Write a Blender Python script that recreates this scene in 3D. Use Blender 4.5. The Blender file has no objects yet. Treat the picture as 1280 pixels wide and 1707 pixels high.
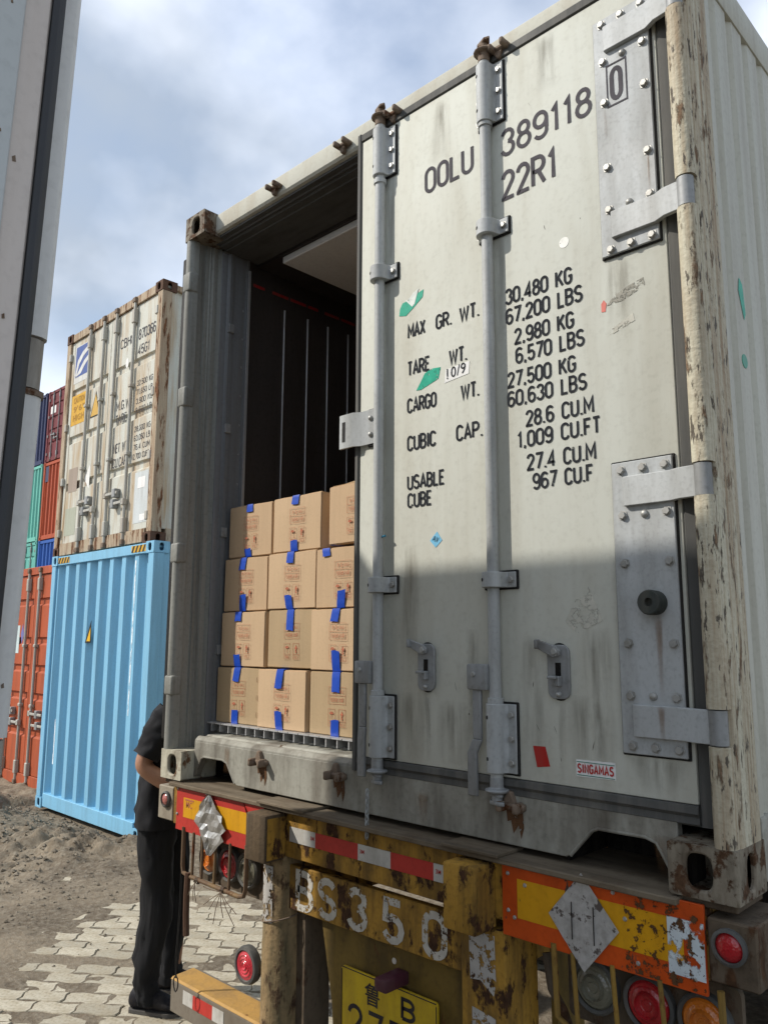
import bpy, bmesh, math, random
from mathutils import Vector, Matrix, noise
R = math.radians
random.seed(7)
scene = bpy.context.scene
COL = scene.collection
CB = 1.2            # height of the container underside above the paving

# ------------------------------------------------------------------ camera
cd = bpy.data.cameras.new('camera'); cam = bpy.data.objects.new('camera', cd); COL.objects.link(cam)
cam.location = (3.1714, -1.9062, 0.5857 + CB)
cam.rotation_euler = (R(99.1786), R(-0.2208), R(43.861))
cd.sensor_fit = 'HORIZONTAL'; cd.sensor_width = 36.0; cd.lens = 36.0 * 1324.55 / 1280.0
cd.clip_start = 0.05; cd.clip_end = 2000
scene.camera = cam

# ------------------------------------------------------------------ sun direction, sky
SUN = Vector((1.0, 1.0, -1.18)).normalized()       # the way the light travels
elev = math.asin(-SUN.z)
az = math.atan2(-SUN.x, -SUN.y)                     # compass bearing of the sun from +y towards +x
ld = bpy.data.lights.new('sun', 'SUN'); ld.energy = 2.95; ld.angle = R(0.9); ld.color = (1.0, 0.94, 0.86)
sun = bpy.data.objects.new('sun', ld); COL.objects.link(sun); sun.location = (-6, -8, 12)
sun.rotation_euler = SUN.to_track_quat('-Z', 'Y').to_euler()

w = bpy.data.worlds.new('World'); scene.world = w; w.use_nodes = True
nt = w.node_tree; N = nt.nodes; N.clear(); Lk = nt.links.new
out = N.new('ShaderNodeOutputWorld')
sky = N.new('ShaderNodeTexSky'); sky.sky_type = 'NISHITA'; sky.sun_disc = False
sky.sun_elevation = elev; sky.sun_rotation = az; sky.air_density = 1.2; sky.dust_density = 1.5
bg = N.new('ShaderNodeBackground'); bg.inputs[1].default_value = 0.12; Lk(sky.outputs[0], bg.inputs[0])
tc = N.new('ShaderNodeTexCoord')
mp = N.new('ShaderNodeMapping'); mp.inputs['Scale'].default_value = (1, 1, 1.5); mp.inputs['Location'].default_value = (-7.47, 0.78, -2.14)
Lk(tc.outputs['Generated'], mp.inputs[0])
n1 = N.new('ShaderNodeTexNoise'); n1.inputs['Scale'].default_value = 2.1; n1.inputs['Detail'].default_value = 7; n1.inputs['Roughness'].default_value = 0.5
Lk(mp.outputs[0], n1.inputs[0])
r1 = N.new('ShaderNodeValToRGB'); r1.color_ramp.elements[0].position = 0.36; r1.color_ramp.elements[1].position = 0.60
r1.color_ramp.elements[0].color = (.2, .2, .2, 1)
Lk(n1.outputs[0], r1.inputs[0])
mp2 = N.new('ShaderNodeMapping'); mp2.inputs['Scale'].default_value = (1, 1, 1.3); mp2.inputs['Location'].default_value = (-8.81, 6.08, 5.9)
Lk(tc.outputs['Generated'], mp2.inputs[0])
n2 = N.new('ShaderNodeTexNoise'); n2.inputs['Scale'].default_value = 1.7; n2.inputs['Detail'].default_value = 6; n2.inputs['Roughness'].default_value = 0.48
Lk(mp2.outputs[0], n2.inputs[0])
r2 = N.new('ShaderNodeValToRGB')
r2.color_ramp.elements[0].position = 0.43; r2.color_ramp.elements[0].color = (0.34, 0.395, 0.475, 1)
r2.color_ramp.elements[1].position = 0.59; r2.color_ramp.elements[1].color = (0.86, 0.91, 1.01, 1)
Lk(n2.outputs[0], r2.inputs[0])
bg2 = N.new('ShaderNodeBackground'); bg2.inputs[1].default_value = 1.0; Lk(r2.outputs[0], bg2.inputs[0])
mx = N.new('ShaderNodeMixShader'); Lk(r1.outputs[0], mx.inputs[0]); Lk(bg.outputs[0], mx.inputs[1]); Lk(bg2.outputs[0], mx.inputs[2])
Lk(mx.outputs[0], out.inputs[0])

vs = scene.view_settings; vs.view_transform = 'Standard'; vs.look = 'None'; vs.exposure = 0.58; vs.gamma = 1.0
scene.render.engine = 'CYCLES'; scene.cycles.use_denoising = True
scene.cycles.max_bounces = 8; scene.cycles.diffuse_bounces = 4; scene.cycles.transparent_max_bounces = 12

# ------------------------------------------------------------------ materials
def node_mat(name):
    m = bpy.data.materials.new(name); m.use_nodes = True
    t = m.node_tree; return m, t, t.nodes['Principled BSDF']

def ramp(t, src, p0, p1, c0=(0, 0, 0, 1), c1=(1, 1, 1, 1)):
    r = t.nodes.new('ShaderNodeValToRGB'); e = r.color_ramp.elements
    e[0].position = p0; e[1].position = p1; e[0].color = c0; e[1].color = c1
    t.links.new(src, r.inputs[0]); return r.outputs[0]

def noise_n(t, scale, vec=None, detail=5, rough=0.55, mscale=None, loc=(0, 0, 0)):
    tcn = t.nodes.new('ShaderNodeTexCoord'); v = tcn.outputs['Object']
    if mscale:
        m = t.nodes.new('ShaderNodeMapping'); m.inputs['Scale'].default_value = mscale; m.inputs['Location'].default_value = loc
        t.links.new(v, m.inputs[0]); v = m.outputs[0]
    n = t.nodes.new('ShaderNodeTexNoise'); n.inputs['Scale'].default_value = scale
    n.inputs['Detail'].default_value = detail; n.inputs['Roughness'].default_value = rough
    t.links.new(v, n.inputs[0]); return n.outputs[0]

def mixc(t, fac, a, b):
    m = t.nodes.new('ShaderNodeMix'); m.data_type = 'RGBA'
    if isinstance(fac, (int, float)): m.inputs[0].default_value = fac
    else: t.links.new(fac, m.inputs[0])
    for i, c in ((6, a), (7, b)):
        if isinstance(c, tuple): m.inputs[i].default_value = (*c[:3], 1)
        else: t.links.new(c, m.inputs[i])
    return m.outputs[2]

def mul(t, a, k):
    m = t.nodes.new('ShaderNodeMath'); m.operation = 'MULTIPLY'; t.links.new(a, m.inputs[0])
    if isinstance(k, (int, float)): m.inputs[1].default_value = k
    else: t.links.new(k, m.inputs[1])
    return m.outputs[0]

def surf(name, col, dirt=(0.2, 0.17, 0.13), damt=0.35, streak=(9, 9, 0.8), rust=0.0, rcol=(0.16, 0.06, 0.025), rscale=7,
         rstretch=(1, 1, 0.45), rough=0.5, metal=0.0, bump=0.15, fine=60, spec=0.2, vary=0.12, chip=None, chipamt=0.0, rsoft=0.06, loc=(0, 0, 0), grime=0.0, gcol=(0.16, 0.13, 0.09), gscale=2.6):
    m, t, p = node_mat(name)
    st = ramp(t, noise_n(t, 1.6, mscale=streak, detail=6, rough=0.6, loc=loc), 0.44, 0.74)
    c = mixc(t, mul(t, st, damt), col, dirt)
    big = ramp(t, noise_n(t, 2.3, detail=4, mscale=(1, 1, 1), loc=loc), 0.3, 0.75)
    c = mixc(t, mul(t, big, vary), c, tuple(x * 0.55 for x in col))
    if grime > 0:
        gf = ramp(t, noise_n(t, gscale, detail=8, rough=0.62, mscale=(1.5, 1.5, 0.55), loc=(5.3, 2.2, 1.1)), 0.46, 0.74)
        c = mixc(t, mul(t, gf, grime), c, gcol)
    fn = noise_n(t, fine, detail=3)
    c = mixc(t, mul(t, ramp(t, fn, 0.5, 0.75), 0.10 + vary * 0.5), c, tuple(x * 0.5 for x in dirt))
    hgt = fn
    if chipamt > 0:
        cf = ramp(t, noise_n(t, rscale * 1.7, detail=8, rough=0.65, mscale=rstretch, loc=(3.1 + loc[0], 1.7, 0.4)), 0.66 - chipamt * 0.3, 0.69 - chipamt * 0.3)
        c = mixc(t, cf, c, chip)
    rg = None
    if rust > 0:
        rf = ramp(t, noise_n(t, rscale, detail=9, rough=0.66, mscale=rstretch, loc=loc), 0.72 - rust * 0.32, 0.72 - rust * 0.32 + rsoft)
        rc = mixc(t, ramp(t, noise_n(t, rscale * 4, detail=5), 0.35, 0.7), rcol, tuple(x * 0.38 for x in rcol))
        c = mixc(t, rf, c, rc)
        mm = t.nodes.new('ShaderNodeMapRange'); t.links.new(rf, mm.inputs[0]); mm.inputs[3].default_value = rough; mm.inputs[4].default_value = 0.9
        t.links.new(mm.outputs[0], p.inputs['Roughness'])
        ms = t.nodes.new('ShaderNodeMapRange'); t.links.new(rf, ms.inputs[0]); ms.inputs[3].default_value = metal; ms.inputs[4].default_value = 0.0
        t.links.new(ms.outputs[0], p.inputs['Metallic'])
        ad = t.nodes.new('ShaderNodeMath'); ad.operation = 'ADD'; t.links.new(fn, ad.inputs[0]); t.links.new(mul(t, rf, 0.8), ad.inputs[1]); hgt = ad.outputs[0]
    else:
        mm = t.nodes.new('ShaderNodeMapRange'); t.links.new(big, mm.inputs[0]); mm.inputs[3].default_value = rough * 0.85; mm.inputs[4].default_value = min(1, rough * 1.25)
        t.links.new(mm.outputs[0], p.inputs['Roughness']); p.inputs['Metallic'].default_value = metal
    t.links.new(c, p.inputs['Base Color'])
    p.inputs['Specular IOR Level'].default_value = spec
    b = t.nodes.new('ShaderNodeBump'); b.inputs['Strength'].default_value = bump; b.inputs['Distance'].default_value = 0.004
    t.links.new(hgt, b.inputs['Height']); t.links.new(b.outputs[0], p.inputs['Normal'])
    return m

def worn(name, col, keep=0.75, scale=60, rough=0.6, stretch=(1, 1, 1)):
    """a printed or painted layer with bits worn through to what is under it"""
    m, t, p = node_mat(name)
    c = mixc(t, ramp(t, noise_n(t, scale * 0.6, detail=4), 0.35, 0.75), col, tuple(min(1, x * 1.3 + 0.006) for x in col))
    t.links.new(c, p.inputs['Base Color']); p.inputs['Roughness'].default_value = rough; p.inputs['Specular IOR Level'].default_value = 0.12
    a = ramp(t, noise_n(t, scale, detail=7, rough=0.65, mscale=stretch), 0.30 + (0.75 - keep) * 0.5, 0.34 + (0.75 - keep) * 0.5)
    t.links.new(a, p.inputs['Alpha']); return m

M = {}
CREAM = (0.575, 0.585, 0.52)
M['door'] = surf('door_paint', CREAM, dirt=(0.34, 0.31, 0.235), damt=0.42, streak=(5, 5, 0.5), grime=0.30, gcol=(0.36, 0.32, 0.23), rough=0.7, bump=0.03, vary=0.05, spec=0.08)
M['frame'] = surf('frame_paint', (0.50, 0.50, 0.41), dirt=(0.17, 0.15, 0.11), damt=0.7, streak=(6, 6, 0.7), rough=0.55, rust=0.12, rscale=9, bump=0.15)
M['header'] = surf('header_paint', (0.47, 0.465, 0.40), dirt=(0.30, 0.24, 0.16), damt=0.5, streak=(6, 6, 1.5), spec=0.06, rough=0.8, rust=0.06, rscale=12, bump=0.1)
M['sillp'] = surf('sill_paint', (0.36, 0.355, 0.305), dirt=(0.10, 0.085, 0.065), damt=1.0, streak=(7, 7, 1.2), rough=0.6, rust=0.26, rscale=11, rcol=(0.12, 0.08, 0.05), bump=0.25, vary=0.3, grime=0.75, gcol=(0.13, 0.11, 0.085), gscale=3.4)
M['post'] = surf('post_paint', (0.55, 0.52, 0.40), dirt=(0.27, 0.17, 0.085), damt=1.0, streak=(26, 26, 0.8), rough=0.65, rust=0.45, rscale=20, rcol=(0.24, 0.16, 0.10), rstretch=(1.6, 1.6, 0.42), bump=0.9, chip=(0.10, 0.085, 0.065), chipamt=0.27, vary=0.3, rsoft=0.06, grime=0.55, gcol=(0.30, 0.21, 0.13), gscale=5)
M['side'] = surf('side_paint', (0.50, 0.50, 0.43), dirt=(0.25, 0.21, 0.15), damt=0.5, streak=(9, 9, 0.4), rough=0.5, rust=0.05, rscale=14, bump=0.1)
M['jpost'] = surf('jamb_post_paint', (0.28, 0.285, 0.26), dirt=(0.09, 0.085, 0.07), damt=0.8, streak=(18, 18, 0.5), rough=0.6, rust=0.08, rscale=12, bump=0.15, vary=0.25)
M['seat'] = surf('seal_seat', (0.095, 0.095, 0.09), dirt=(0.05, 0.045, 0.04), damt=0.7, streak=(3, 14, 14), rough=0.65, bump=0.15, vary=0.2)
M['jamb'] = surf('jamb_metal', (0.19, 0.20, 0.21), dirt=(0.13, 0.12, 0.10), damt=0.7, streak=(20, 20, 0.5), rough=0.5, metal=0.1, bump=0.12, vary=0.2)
M['casting'] = surf('casting_rust', (0.235, 0.205, 0.155), dirt=(0.06, 0.045, 0.03), damt=0.9, streak=(14, 14, 6), rust=0.68, rcol=(0.115, 0.062, 0.033), rscale=20, grime=0.6, gcol=(0.10, 0.06, 0.035), gscale=9, rstretch=(1, 1, 1), rough=0.75, bump=0.5)
M['castpaint'] = surf('casting_paint', (0.50, 0.48, 0.38), dirt=(0.13, 0.10, 0.07), damt=0.9, streak=(10, 10, 3), rust=0.42, rcol=(0.20, 0.11, 0.06), rscale=14, rstretch=(1, 1, 0.7), rough=0.7, bump=0.5)
M['galv'] = surf('galvanised_steel', (0.455, 0.475, 0.475), dirt=(0.21, 0.21, 0.19), damt=0.8, grime=0.5, gcol=(0.30, 0.295, 0.27), gscale=5, streak=(7, 7, 1.2), rough=0.62, metal=0.08, spec=0.3, bump=0.08, fine=90, vary=0.25)
M['galvdk'] = surf('weathered_steel', (0.32, 0.33, 0.33), dirt=(0.12, 0.11, 0.09), damt=0.7, streak=(9, 9, 1.5), rough=0.6, metal=0.3, rust=0.05, rscale=16, bump=0.15, vary=0.3)
M['bolt'] = surf('bolt_steel', (0.42, 0.42, 0.40), dirt=(0.16, 0.14, 0.10), damt=0.5, rough=0.45, metal=0.5, bump=0.1)
M['rubber'] = surf('rubber_gasket', (0.085, 0.085, 0.08), dirt=(0.20, 0.19, 0.165), damt=0.65, streak=(14, 14, 0.7), rough=0.7, bump=0.15, spec=0.25)
M['seal'] = surf('black_sealant', (0.015, 0.015, 0.015), damt=0.1, rough=0.7, bump=0.1, spec=0.2)
M['camrust'] = surf('rusty_forging', (0.20, 0.15, 0.11), dirt=(0.06, 0.04, 0.03), damt=0.6, rust=0.5, rcol=(0.17, 0.075, 0.035), rscale=18, rstretch=(1, 1, 1), rough=0.8, bump=0.5)
M['ink'] = worn('stencil_black', (0.022, 0.024, 0.028), keep=0.74, scale=45, rough=0.9)
M['inkgrey'] = worn('stencil_grey', (0.075, 0.070, 0.077), keep=0.72, scale=45, rough=0.9)
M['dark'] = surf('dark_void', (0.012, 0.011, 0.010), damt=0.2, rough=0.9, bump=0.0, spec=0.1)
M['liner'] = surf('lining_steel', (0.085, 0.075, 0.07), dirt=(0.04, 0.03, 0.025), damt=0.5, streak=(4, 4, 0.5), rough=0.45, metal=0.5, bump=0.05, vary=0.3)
M['ceil'] = surf('ceiling_lining', (0.72, 0.71, 0.69), dirt=(0.4, 0.38, 0.35), damt=0.25, streak=(5, 0.6, 5), rough=0.5, bump=0.02)
M['alu'] = surf('aluminium', (0.62, 0.63, 0.64), dirt=(0.25, 0.24, 0.22), damt=0.35, streak=(12, 12, 2), rough=0.4, metal=0.7, bump=0.1)
M['kraft'] = [surf('carton_%d' % i, c, dirt=tuple(x * 0.72 for x in c), damt=0.25, streak=(30, 30, 1.5), rough=0.8, bump=0.06, fine=120, spec=0.2, vary=0.10, loc=(i * 2.3, 0, 0))
              for i, c in enumerate(((0.53, 0.375, 0.230), (0.565, 0.405, 0.250), (0.43, 0.315, 0.185)))]
M['kraftdk'] = surf('carton_edge', (0.33, 0.21, 0.12), damt=0.2, rough=0.85, bump=0.05)
M['btape'] = surf('blue_tape', (0.008, 0.060, 0.43), dirt=(0.02, 0.09, 0.50), damt=0.4, streak=(14, 14, 14), rough=0.4, bump=0.25, fine=45, spec=0.3, vary=0.1)
M['redink'] = worn('red_print', (0.40, 0.13, 0.075), keep=0.56, scale=190, rough=0.75)

# ------------------------------------------------------------------ mesh helpers
def nb(): return bmesh.new()

def box(bm, x0, x1, y0, y1, z0, z1, bev=0.0, seg=1, mtx=None):
    b = bmesh.new() if bev or mtx else bm
    v = [b.verts.new(c) for c in ((x0, y0, z0), (x1, y0, z0), (x1, y1, z0), (x0, y1, z0), (x0, y0, z1), (x1, y0, z1), (x1, y1, z1), (x0, y1, z1))]
    for f in ((3, 2, 1, 0), (4, 5, 6, 7), (0, 1, 5, 4), (1, 2, 6, 5), (2, 3, 7, 6), (3, 0, 4, 7)): b.faces.new([v[i] for i in f])
    if b is not bm:
        if bev: bmesh.ops.bevel(b, geom=b.edges[:], offset=bev, segments=seg, affect='EDGES', profile=0.5)
        if mtx: bmesh.ops.transform(b, matrix=mtx, verts=b.verts)
        merge(bm, b)
    return bm

def merge(bm, b):
    me = bpy.data.meshes.new('tmp'); b.to_mesh(me); b.free(); bm.from_mesh(me); bpy.data.meshes.remove(me)

AX = {'x': lambda a, p: (a, p[0], p[1]), 'y': lambda a, p: (p[0], a, p[1]), 'z': lambda a, p: (p[0], p[1], a)}
def prism(bm, pts, axis, a0, a1):
    f = AX[axis]; A = [bm.verts.new(f(a0, p)) for p in pts]; B = [bm.verts.new(f(a1, p)) for p in pts]; n = len(pts)
    for i in range(n):
        j = (i + 1) % n; bm.faces.new((A[i], A[j], B[j], B[i]))
    bm.faces.new(A[::-1]); bm.faces.new(B); return bm

def strip(bm, pts, axis, a0, a1):
    """open profile swept along an axis"""
    f = AX[axis]; A = [bm.verts.new(f(a0, p)) for p in pts]; B = [bm.verts.new(f(a1, p)) for p in pts]
    for i in range(len(pts) - 1): bm.faces.new((A[i], A[i + 1], B[i + 1], B[i]))
    return bm

def tube(bm, p0, p1, r, n=14, r2=None, caps=True):
    p0 = Vector(p0); p1 = Vector(p1); d = (p1 - p0).normalized(); a = d.orthogonal().normalized(); b = d.cross(a)
    r2 = r if r2 is None else r2; A = []; B = []
    for i in range(n):
        q = a * math.cos(2 * math.pi * i / n) + b * math.sin(2 * math.pi * i / n)
        A.append(bm.verts.new(p0 + q * r)); B.append(bm.verts.new(p1 + q * r2))
    for i in range(n): j = (i + 1) % n; bm.faces.new((A[i], A[j], B[j], B[i]))
    if caps: bm.faces.new(A[::-1]); bm.faces.new(B)
    return bm

def pipe(bm, pts, r, n=8):
    pts = [Vector(p) for p in pts]; rings = []
    d = (pts[1] - pts[0]).normalized(); a = d.orthogonal().normalized()
    for k, p in enumerate(pts):
        d = (pts[min(k + 1, len(pts) - 1)] - pts[max(k - 1, 0)]).normalized(); a = (a - d * a.dot(d)).normalized(); b = d.cross(a)
        rings.append([bm.verts.new(p + (a * math.cos(2 * math.pi * i / n) + b * math.sin(2 * math.pi * i / n)) * r) for i in range(n)])
    for A, B in zip(rings, rings[1:]):
        for i in range(n): j = (i + 1) % n; bm.faces.new((A[i], A[j], B[j], B[i]))
    bm.faces.new(rings[0][::-1]); bm.faces.new(rings[-1]); return bm

def lathe(bm, prof, c, axis=(0, -1, 0), n=24):
    """prof: (radius, distance along axis) pairs"""
    c = Vector(c); d = Vector(axis).normalized(); a = d.orthogonal().normalized(); b = d.cross(a); rings = []
    for r, h in prof:
        if r < 1e-6: rings.append([bm.verts.new(c + d * h)])
        else: rings.append([bm.verts.new(c + d * h + (a * math.cos(2 * math.pi * i / n) + b * math.sin(2 * math.pi * i / n)) * r) for i in range(n)])
    for A, B in zip(rings, rings[1:]):
        for i in range(n):
            j = (i + 1) % n
            if len(A) == 1 and len(B) == 1: continue
            if len(A) == 1: bm.faces.new((A[0], B[j], B[i]))
            elif len(B) == 1: bm.faces.new((A[i], A[j], B[0]))
            else: bm.faces.new((A[i], A[j], B[j], B[i]))
    return bm

def rnd_rect(x0, x1, z0, z1, r, n=5, corners=(1, 1, 1, 1)):
    P = []
    for k, (cx, cz, a0) in enumerate(((x1 - r, z1 - r, 0), (x0 + r, z1 - r, 90), (x0 + r, z0 + r, 180), (x1 - r, z0 + r, 270))):
        if corners[k]:
            for i in range(n + 1): a = R(a0 + 90 * i / n); P.append((cx + r * math.cos(a), cz + r * math.sin(a)))
        else: P.append(((x1, z1), (x0, z1), (x0, z0), (x1, z0))[k])
    return P

def plate_hole(bm, o, u, v, w_, h_, hc, rx, ry, depth, n=24, pw=3.0):
    """rectangular face with an oval hole sunk into it"""
    o = Vector(o); u = Vector(u); v = Vector(v); nrm = u.cross(v)
    outer, inner, deep = [], [], []
    for i in range(n):
        a = 2 * math.pi * (i + 0.5) / n; c, s = math.cos(a), math.sin(a)
        ex = math.copysign(abs(c) ** (2 / pw), c); ey = math.copysign(abs(s) ** (2 / pw), s)
        hx, hy = hc[0] + rx * ex, hc[1] + ry * ey
        tx = (w_ - hc[0]) / c if c > 0 else hc[0] / -c; ty = (h_ - hc[1]) / s if s > 0 else hc[1] / -s
        k = min(tx, ty); outer.append(bm.verts.new(o + u * (hc[0] + c * k) + v * (hc[1] + s * k)))
        inner.append(bm.verts.new(o + u * hx + v * hy)); deep.append(bm.verts.new(o + u * hx + v * hy - nrm * depth))
    for i in range(n):
        j = (i + 1) % n; bm.faces.new((outer[i], outer[j], inner[j], inner[i])); bm.faces.new((inner[i], inner[j], deep[j], deep[i]))
    if depth > 0.02: bm.faces.new(deep[::-1])
    for (cx, cy) in ((0, 0), (w_, 0), (w_, h_), (0, h_)):   # close the corners
        p = o + u * cx + v * cy; d = sorted(range(n), key=lambda i: (outer[i].co - p).length)[:2]
        vv = bm.verts.new(p); a, b = sorted(d)
        if (a, b) == (0, n - 1): a, b = b, a
        bm.faces.new((outer[a], vv, outer[b]))
    return bm

def fin(name, bm, mat, parent=None, dz=0.0, smooth=35, bev=0.0, bseg=2, label=None, cat=None, group=None, kind=None):
    bmesh.ops.recalc_face_normals(bm, faces=bm.faces)
    me = bpy.data.meshes.new(name); bm.to_mesh(me); bm.free()
    return place(name, me, mat, parent, dz, smooth, bev, bseg, label, cat, group, kind)

def place(name, me, mat, parent=None, dz=0.0, smooth=35, bev=0.0, bseg=2, label=None, cat=None, group=None, kind=None):
    if dz: me.transform(Matrix.Translation((0, 0, dz)))
    if mat is not None and not me.materials: me.materials.append(mat)
    if smooth and not me.get('sm'):
        me.shade_smooth(); me.set_sharp_from_angle(angle=R(smooth)); me['sm'] = 1
    o = bpy.data.objects.new(name, me); COL.objects.link(o)
    if parent is not None:
        o.parent = parent
        base = parent if parent.parent is None else parent.parent
        if parent.type == 'EMPTY' and not parent.get('local'): o.location = -Vector(parent.location)
    if bev:
        b = o.modifiers.new('bevel', 'BEVEL'); b.width = bev; b.segments = bseg; b.limit_method = 'ANGLE'; b.angle_limit = R(40)
    return tag(o, label, cat, group, kind)

def tag(o, label=None, cat=None, group=None, kind=None):
    if label: o['label'] = label
    if cat: o['category'] = cat
    if group: o['group'] = group
    if kind: o['kind'] = kind
    return o

def thing(name, loc, label, cat, group=None, rot=None, local=False):
    """Empty at the base of a thing. local: parts are built in the Empty's own frame"""
    o = bpy.data.objects.new(name, None); COL.objects.link(o); o.location = loc; o.empty_display_size = 0.2
    if rot: o.rotation_euler = rot
    if local: o['local'] = 1
    return tag(o, label, cat, group)

TXT = {}
def text_pts(body, bold=0.0):
    k = (body, bold)
    if k not in TXT:
        c = bpy.data.curves.new('t', 'FONT'); c.body = body; c.size = 1; c.offset = bold; c.resolution_u = 3; c.space_character = 1.08
        o = bpy.data.objects.new('t', c); COL.objects.link(o); dg = bpy.context.evaluated_depsgraph_get()
        me = bpy.data.meshes.new_from_object(o.evaluated_get(dg))
        TXT[k] = ([tuple(v.co) for v in me.vertices], [tuple(p.vertices) for p in me.polygons])
        bpy.data.objects.remove(o); bpy.data.curves.remove(c); bpy.data.meshes.remove(me)
    return TXT[k]

def text_bm(bm, body, o, u, v, wid, hei, bold=0.0, slant=0.0, cap=None):
    """letters laid on the plane o + u*x + v*y, fitted into wid x hei"""
    V, F = text_pts(body, bold); o = Vector(o); u = Vector(u); v = Vector(v)
    x0 = min(p[0] for p in V); x1 = max(p[0] for p in V); y1 = max(p[1] for p in V); y0 = 0.0 if cap else min(p[1] for p in V)
    vs_ = []
    for p in V:
        a = (p[0] - x0) / (x1 - x0) * wid; b = (p[1] - y0) / (y1 - y0) * hei
        vs_.append(bm.verts.new(o + u * (a + slant * b) + v * b))
    for f in F:
        try: bm.faces.new([vs_[i] for i in f])
        except ValueError: pass
    return bm

def arc(cx, cy, rx, ry, a0, a1, n=9): return [(cx + rx * math.cos(R(a0 + (a1 - a0) * i / n)), cy + ry * math.sin(R(a0 + (a1 - a0) * i / n))) for i in range(n + 1)]
O_ = arc(.25, .75, .25, .25, 0, 180) + arc(.25, .25, .25, .25, 180, 360); O_ = O_ + [O_[0]]
GL = {'0': (.5, [O_]), 'O': (.5, [O_]), '1': (.3, [[(.04, .80), (.2, 1), (.2, 0)]]), 'I': (.12, [[(.06, 0), (.06, 1)]]),
 '2': (.5, [arc(.25, .75, .24, .25, 175, -40) + [(.02, .02), (.02, 0), (.5, 0)]]), '3': (.5, [arc(.25, .76, .23, .24, 165, -80) , arc(.25, .26, .25, .26, 85, -165)]),
 '4': (.5, [[(.37, 0), (.37, 1), (0, .27), (.5, .27)]]), '5': (.5, [[(.46, 1), (.06, 1), (.035, .54)] + arc(.25, .30, .25, .30, 128, -160)]),
 '6': (.5, [arc(.25, .74, .25, .26, 30, 180) + [(0, .28)], arc(.25, .29, .25, .29, 180, 540, 16)]), '9': (.5, [arc(.25, .26, .25, .26, 210, 360) + [(.5, .72)], arc(.25, .71, .25, .29, 0, 360, 16)]),
 '7': (.5, [[(0, 1), (.5, 1), (.17, 0)]]), '8': (.5, [arc(.25, .765, .21, .235, 0, 360, 16), arc(.25, .27, .25, .27, 0, 360, 16)]),
 'A': (.54, [[(0, 0), (.27, 1), (.54, 0)], [(.09, .32), (.45, .32)]]), 'B': (.5, [[(0, 0), (0, 1), (.24, 1)] + arc(.24, .765, .22, .235, 90, -90) + [(0, .53)], arc(.24, .265, .25, .265, 90, -90) + [(0, 0)]]),
 'C': (.5, [arc(.25, .75, .25, .25, 15, 180) + arc(.25, .25, .25, .25, 180, 345)]), 'E': (.42, [[(.42, 1), (0, 1), (0, 0), (.42, 0)], [(0, .52), (.34, .52)]]), 'F': (.42, [[(.42, 1), (0, 1), (0, 0)], [(0, .52), (.34, .52)]]),
 'G': (.5, [arc(.25, .75, .25, .25, 15, 180) + arc(.25, .25, .25, .25, 180, 350) + [(.5, .46), (.28, .46)]]), 'H': (.5, [[(0, 0), (0, 1)], [(.5, 0), (.5, 1)], [(0, .52), (.5, .52)]]),
 'K': (.5, [[(0, 0), (0, 1)], [(.48, 1), (.02, .42)], [(.17, .58), (.5, 0)]]), 'L': (.42, [[(0, 1), (0, 0), (.42, 0)]]), 'M': (.62, [[(0, 0), (0, 1), (.31, .30), (.62, 1), (.62, 0)]]), 'N': (.5, [[(0, 0), (0, 1), (.5, 0), (.5, 1)]]),
 'P': (.5, [[(0, 0), (0, 1), (.24, 1)] + arc(.24, .74, .25, .26, 90, -90) + [(0, .48)]]), 'R': (.5, [[(0, 0), (0, 1), (.24, 1)] + arc(.24, .745, .25, .255, 90, -90) + [(0, .49)], [(.24, .49), (.5, 0)]]),
 'S': (.5, [arc(.25, .755, .24, .245, 25, 270) + arc(.25, .255, .25, .255, 90, -160)]), 'T': (.46, [[(0, 1), (.46, 1)], [(.23, 1), (.23, 0)]]), 'U': (.5, [[(0, 1), (0, .25)] + arc(.25, .25, .25, .25, 180, 360) + [(.5, 1)]]),
 'W': (.74, [[(0, 1), (.185, 0), (.37, .9), (.555, 0), (.74, 1)]]), 'X': (.5, [[(0, 0), (.5, 1)], [(0, 1), (.5, 0)]]), '.': (.10, [[(.05, -.03), (.05, .09)]]), ',': (.12, [[(.08, .09), (.03, -.12)]]), '/': (.4, [[(0, -.05), (.4, 1.05)]]), ' ': (.36, [])}
def ribbon(bm, pts, t, put, k):
    q = [pts[0]]
    for p_ in pts[1:]:
        if math.hypot(p_[0] - q[-1][0], p_[1] - q[-1][1]) > 1e-5: q.append(p_)
    closed = math.hypot(q[0][0] - q[-1][0], q[0][1] - q[-1][1]) < 1e-4 and len(q) > 3
    if closed: q = q[:-1]
    n = len(q); Lf, Rt = [], []
    for i in range(n):
        a = q[i - 1] if (i or closed) else None; c = q[(i + 1) % n] if (i < n - 1 or closed) else None; p_ = q[i]
        d1 = Vector((p_[0] - a[0], p_[1] - a[1])).normalized() if a else None; d2 = Vector((c[0] - p_[0], c[1] - p_[1])).normalized() if c else None
        d1 = d1 or d2; d2 = d2 or d1; n1_ = Vector((-d1.y, d1.x)); n2_ = Vector((-d2.y, d2.x)); m_ = (n1_ + n2_)
        m_ = m_.normalized() if m_.length > 1e-4 else n1_; sc = min(2.2, 1 / max(0.3, m_.dot(n1_))) * t / 2
        Lf.append(bm.verts.new(put(p_[0] + m_.x * sc, p_[1] + m_.y * sc, k))); Rt.append(bm.verts.new(put(p_[0] - m_.x * sc, p_[1] - m_.y * sc, k)))
    for i in range(n if closed else n - 1): j = (i + 1) % n; bm.faces.new((Rt[i], Rt[j], Lf[j], Lf[i]))
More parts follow.
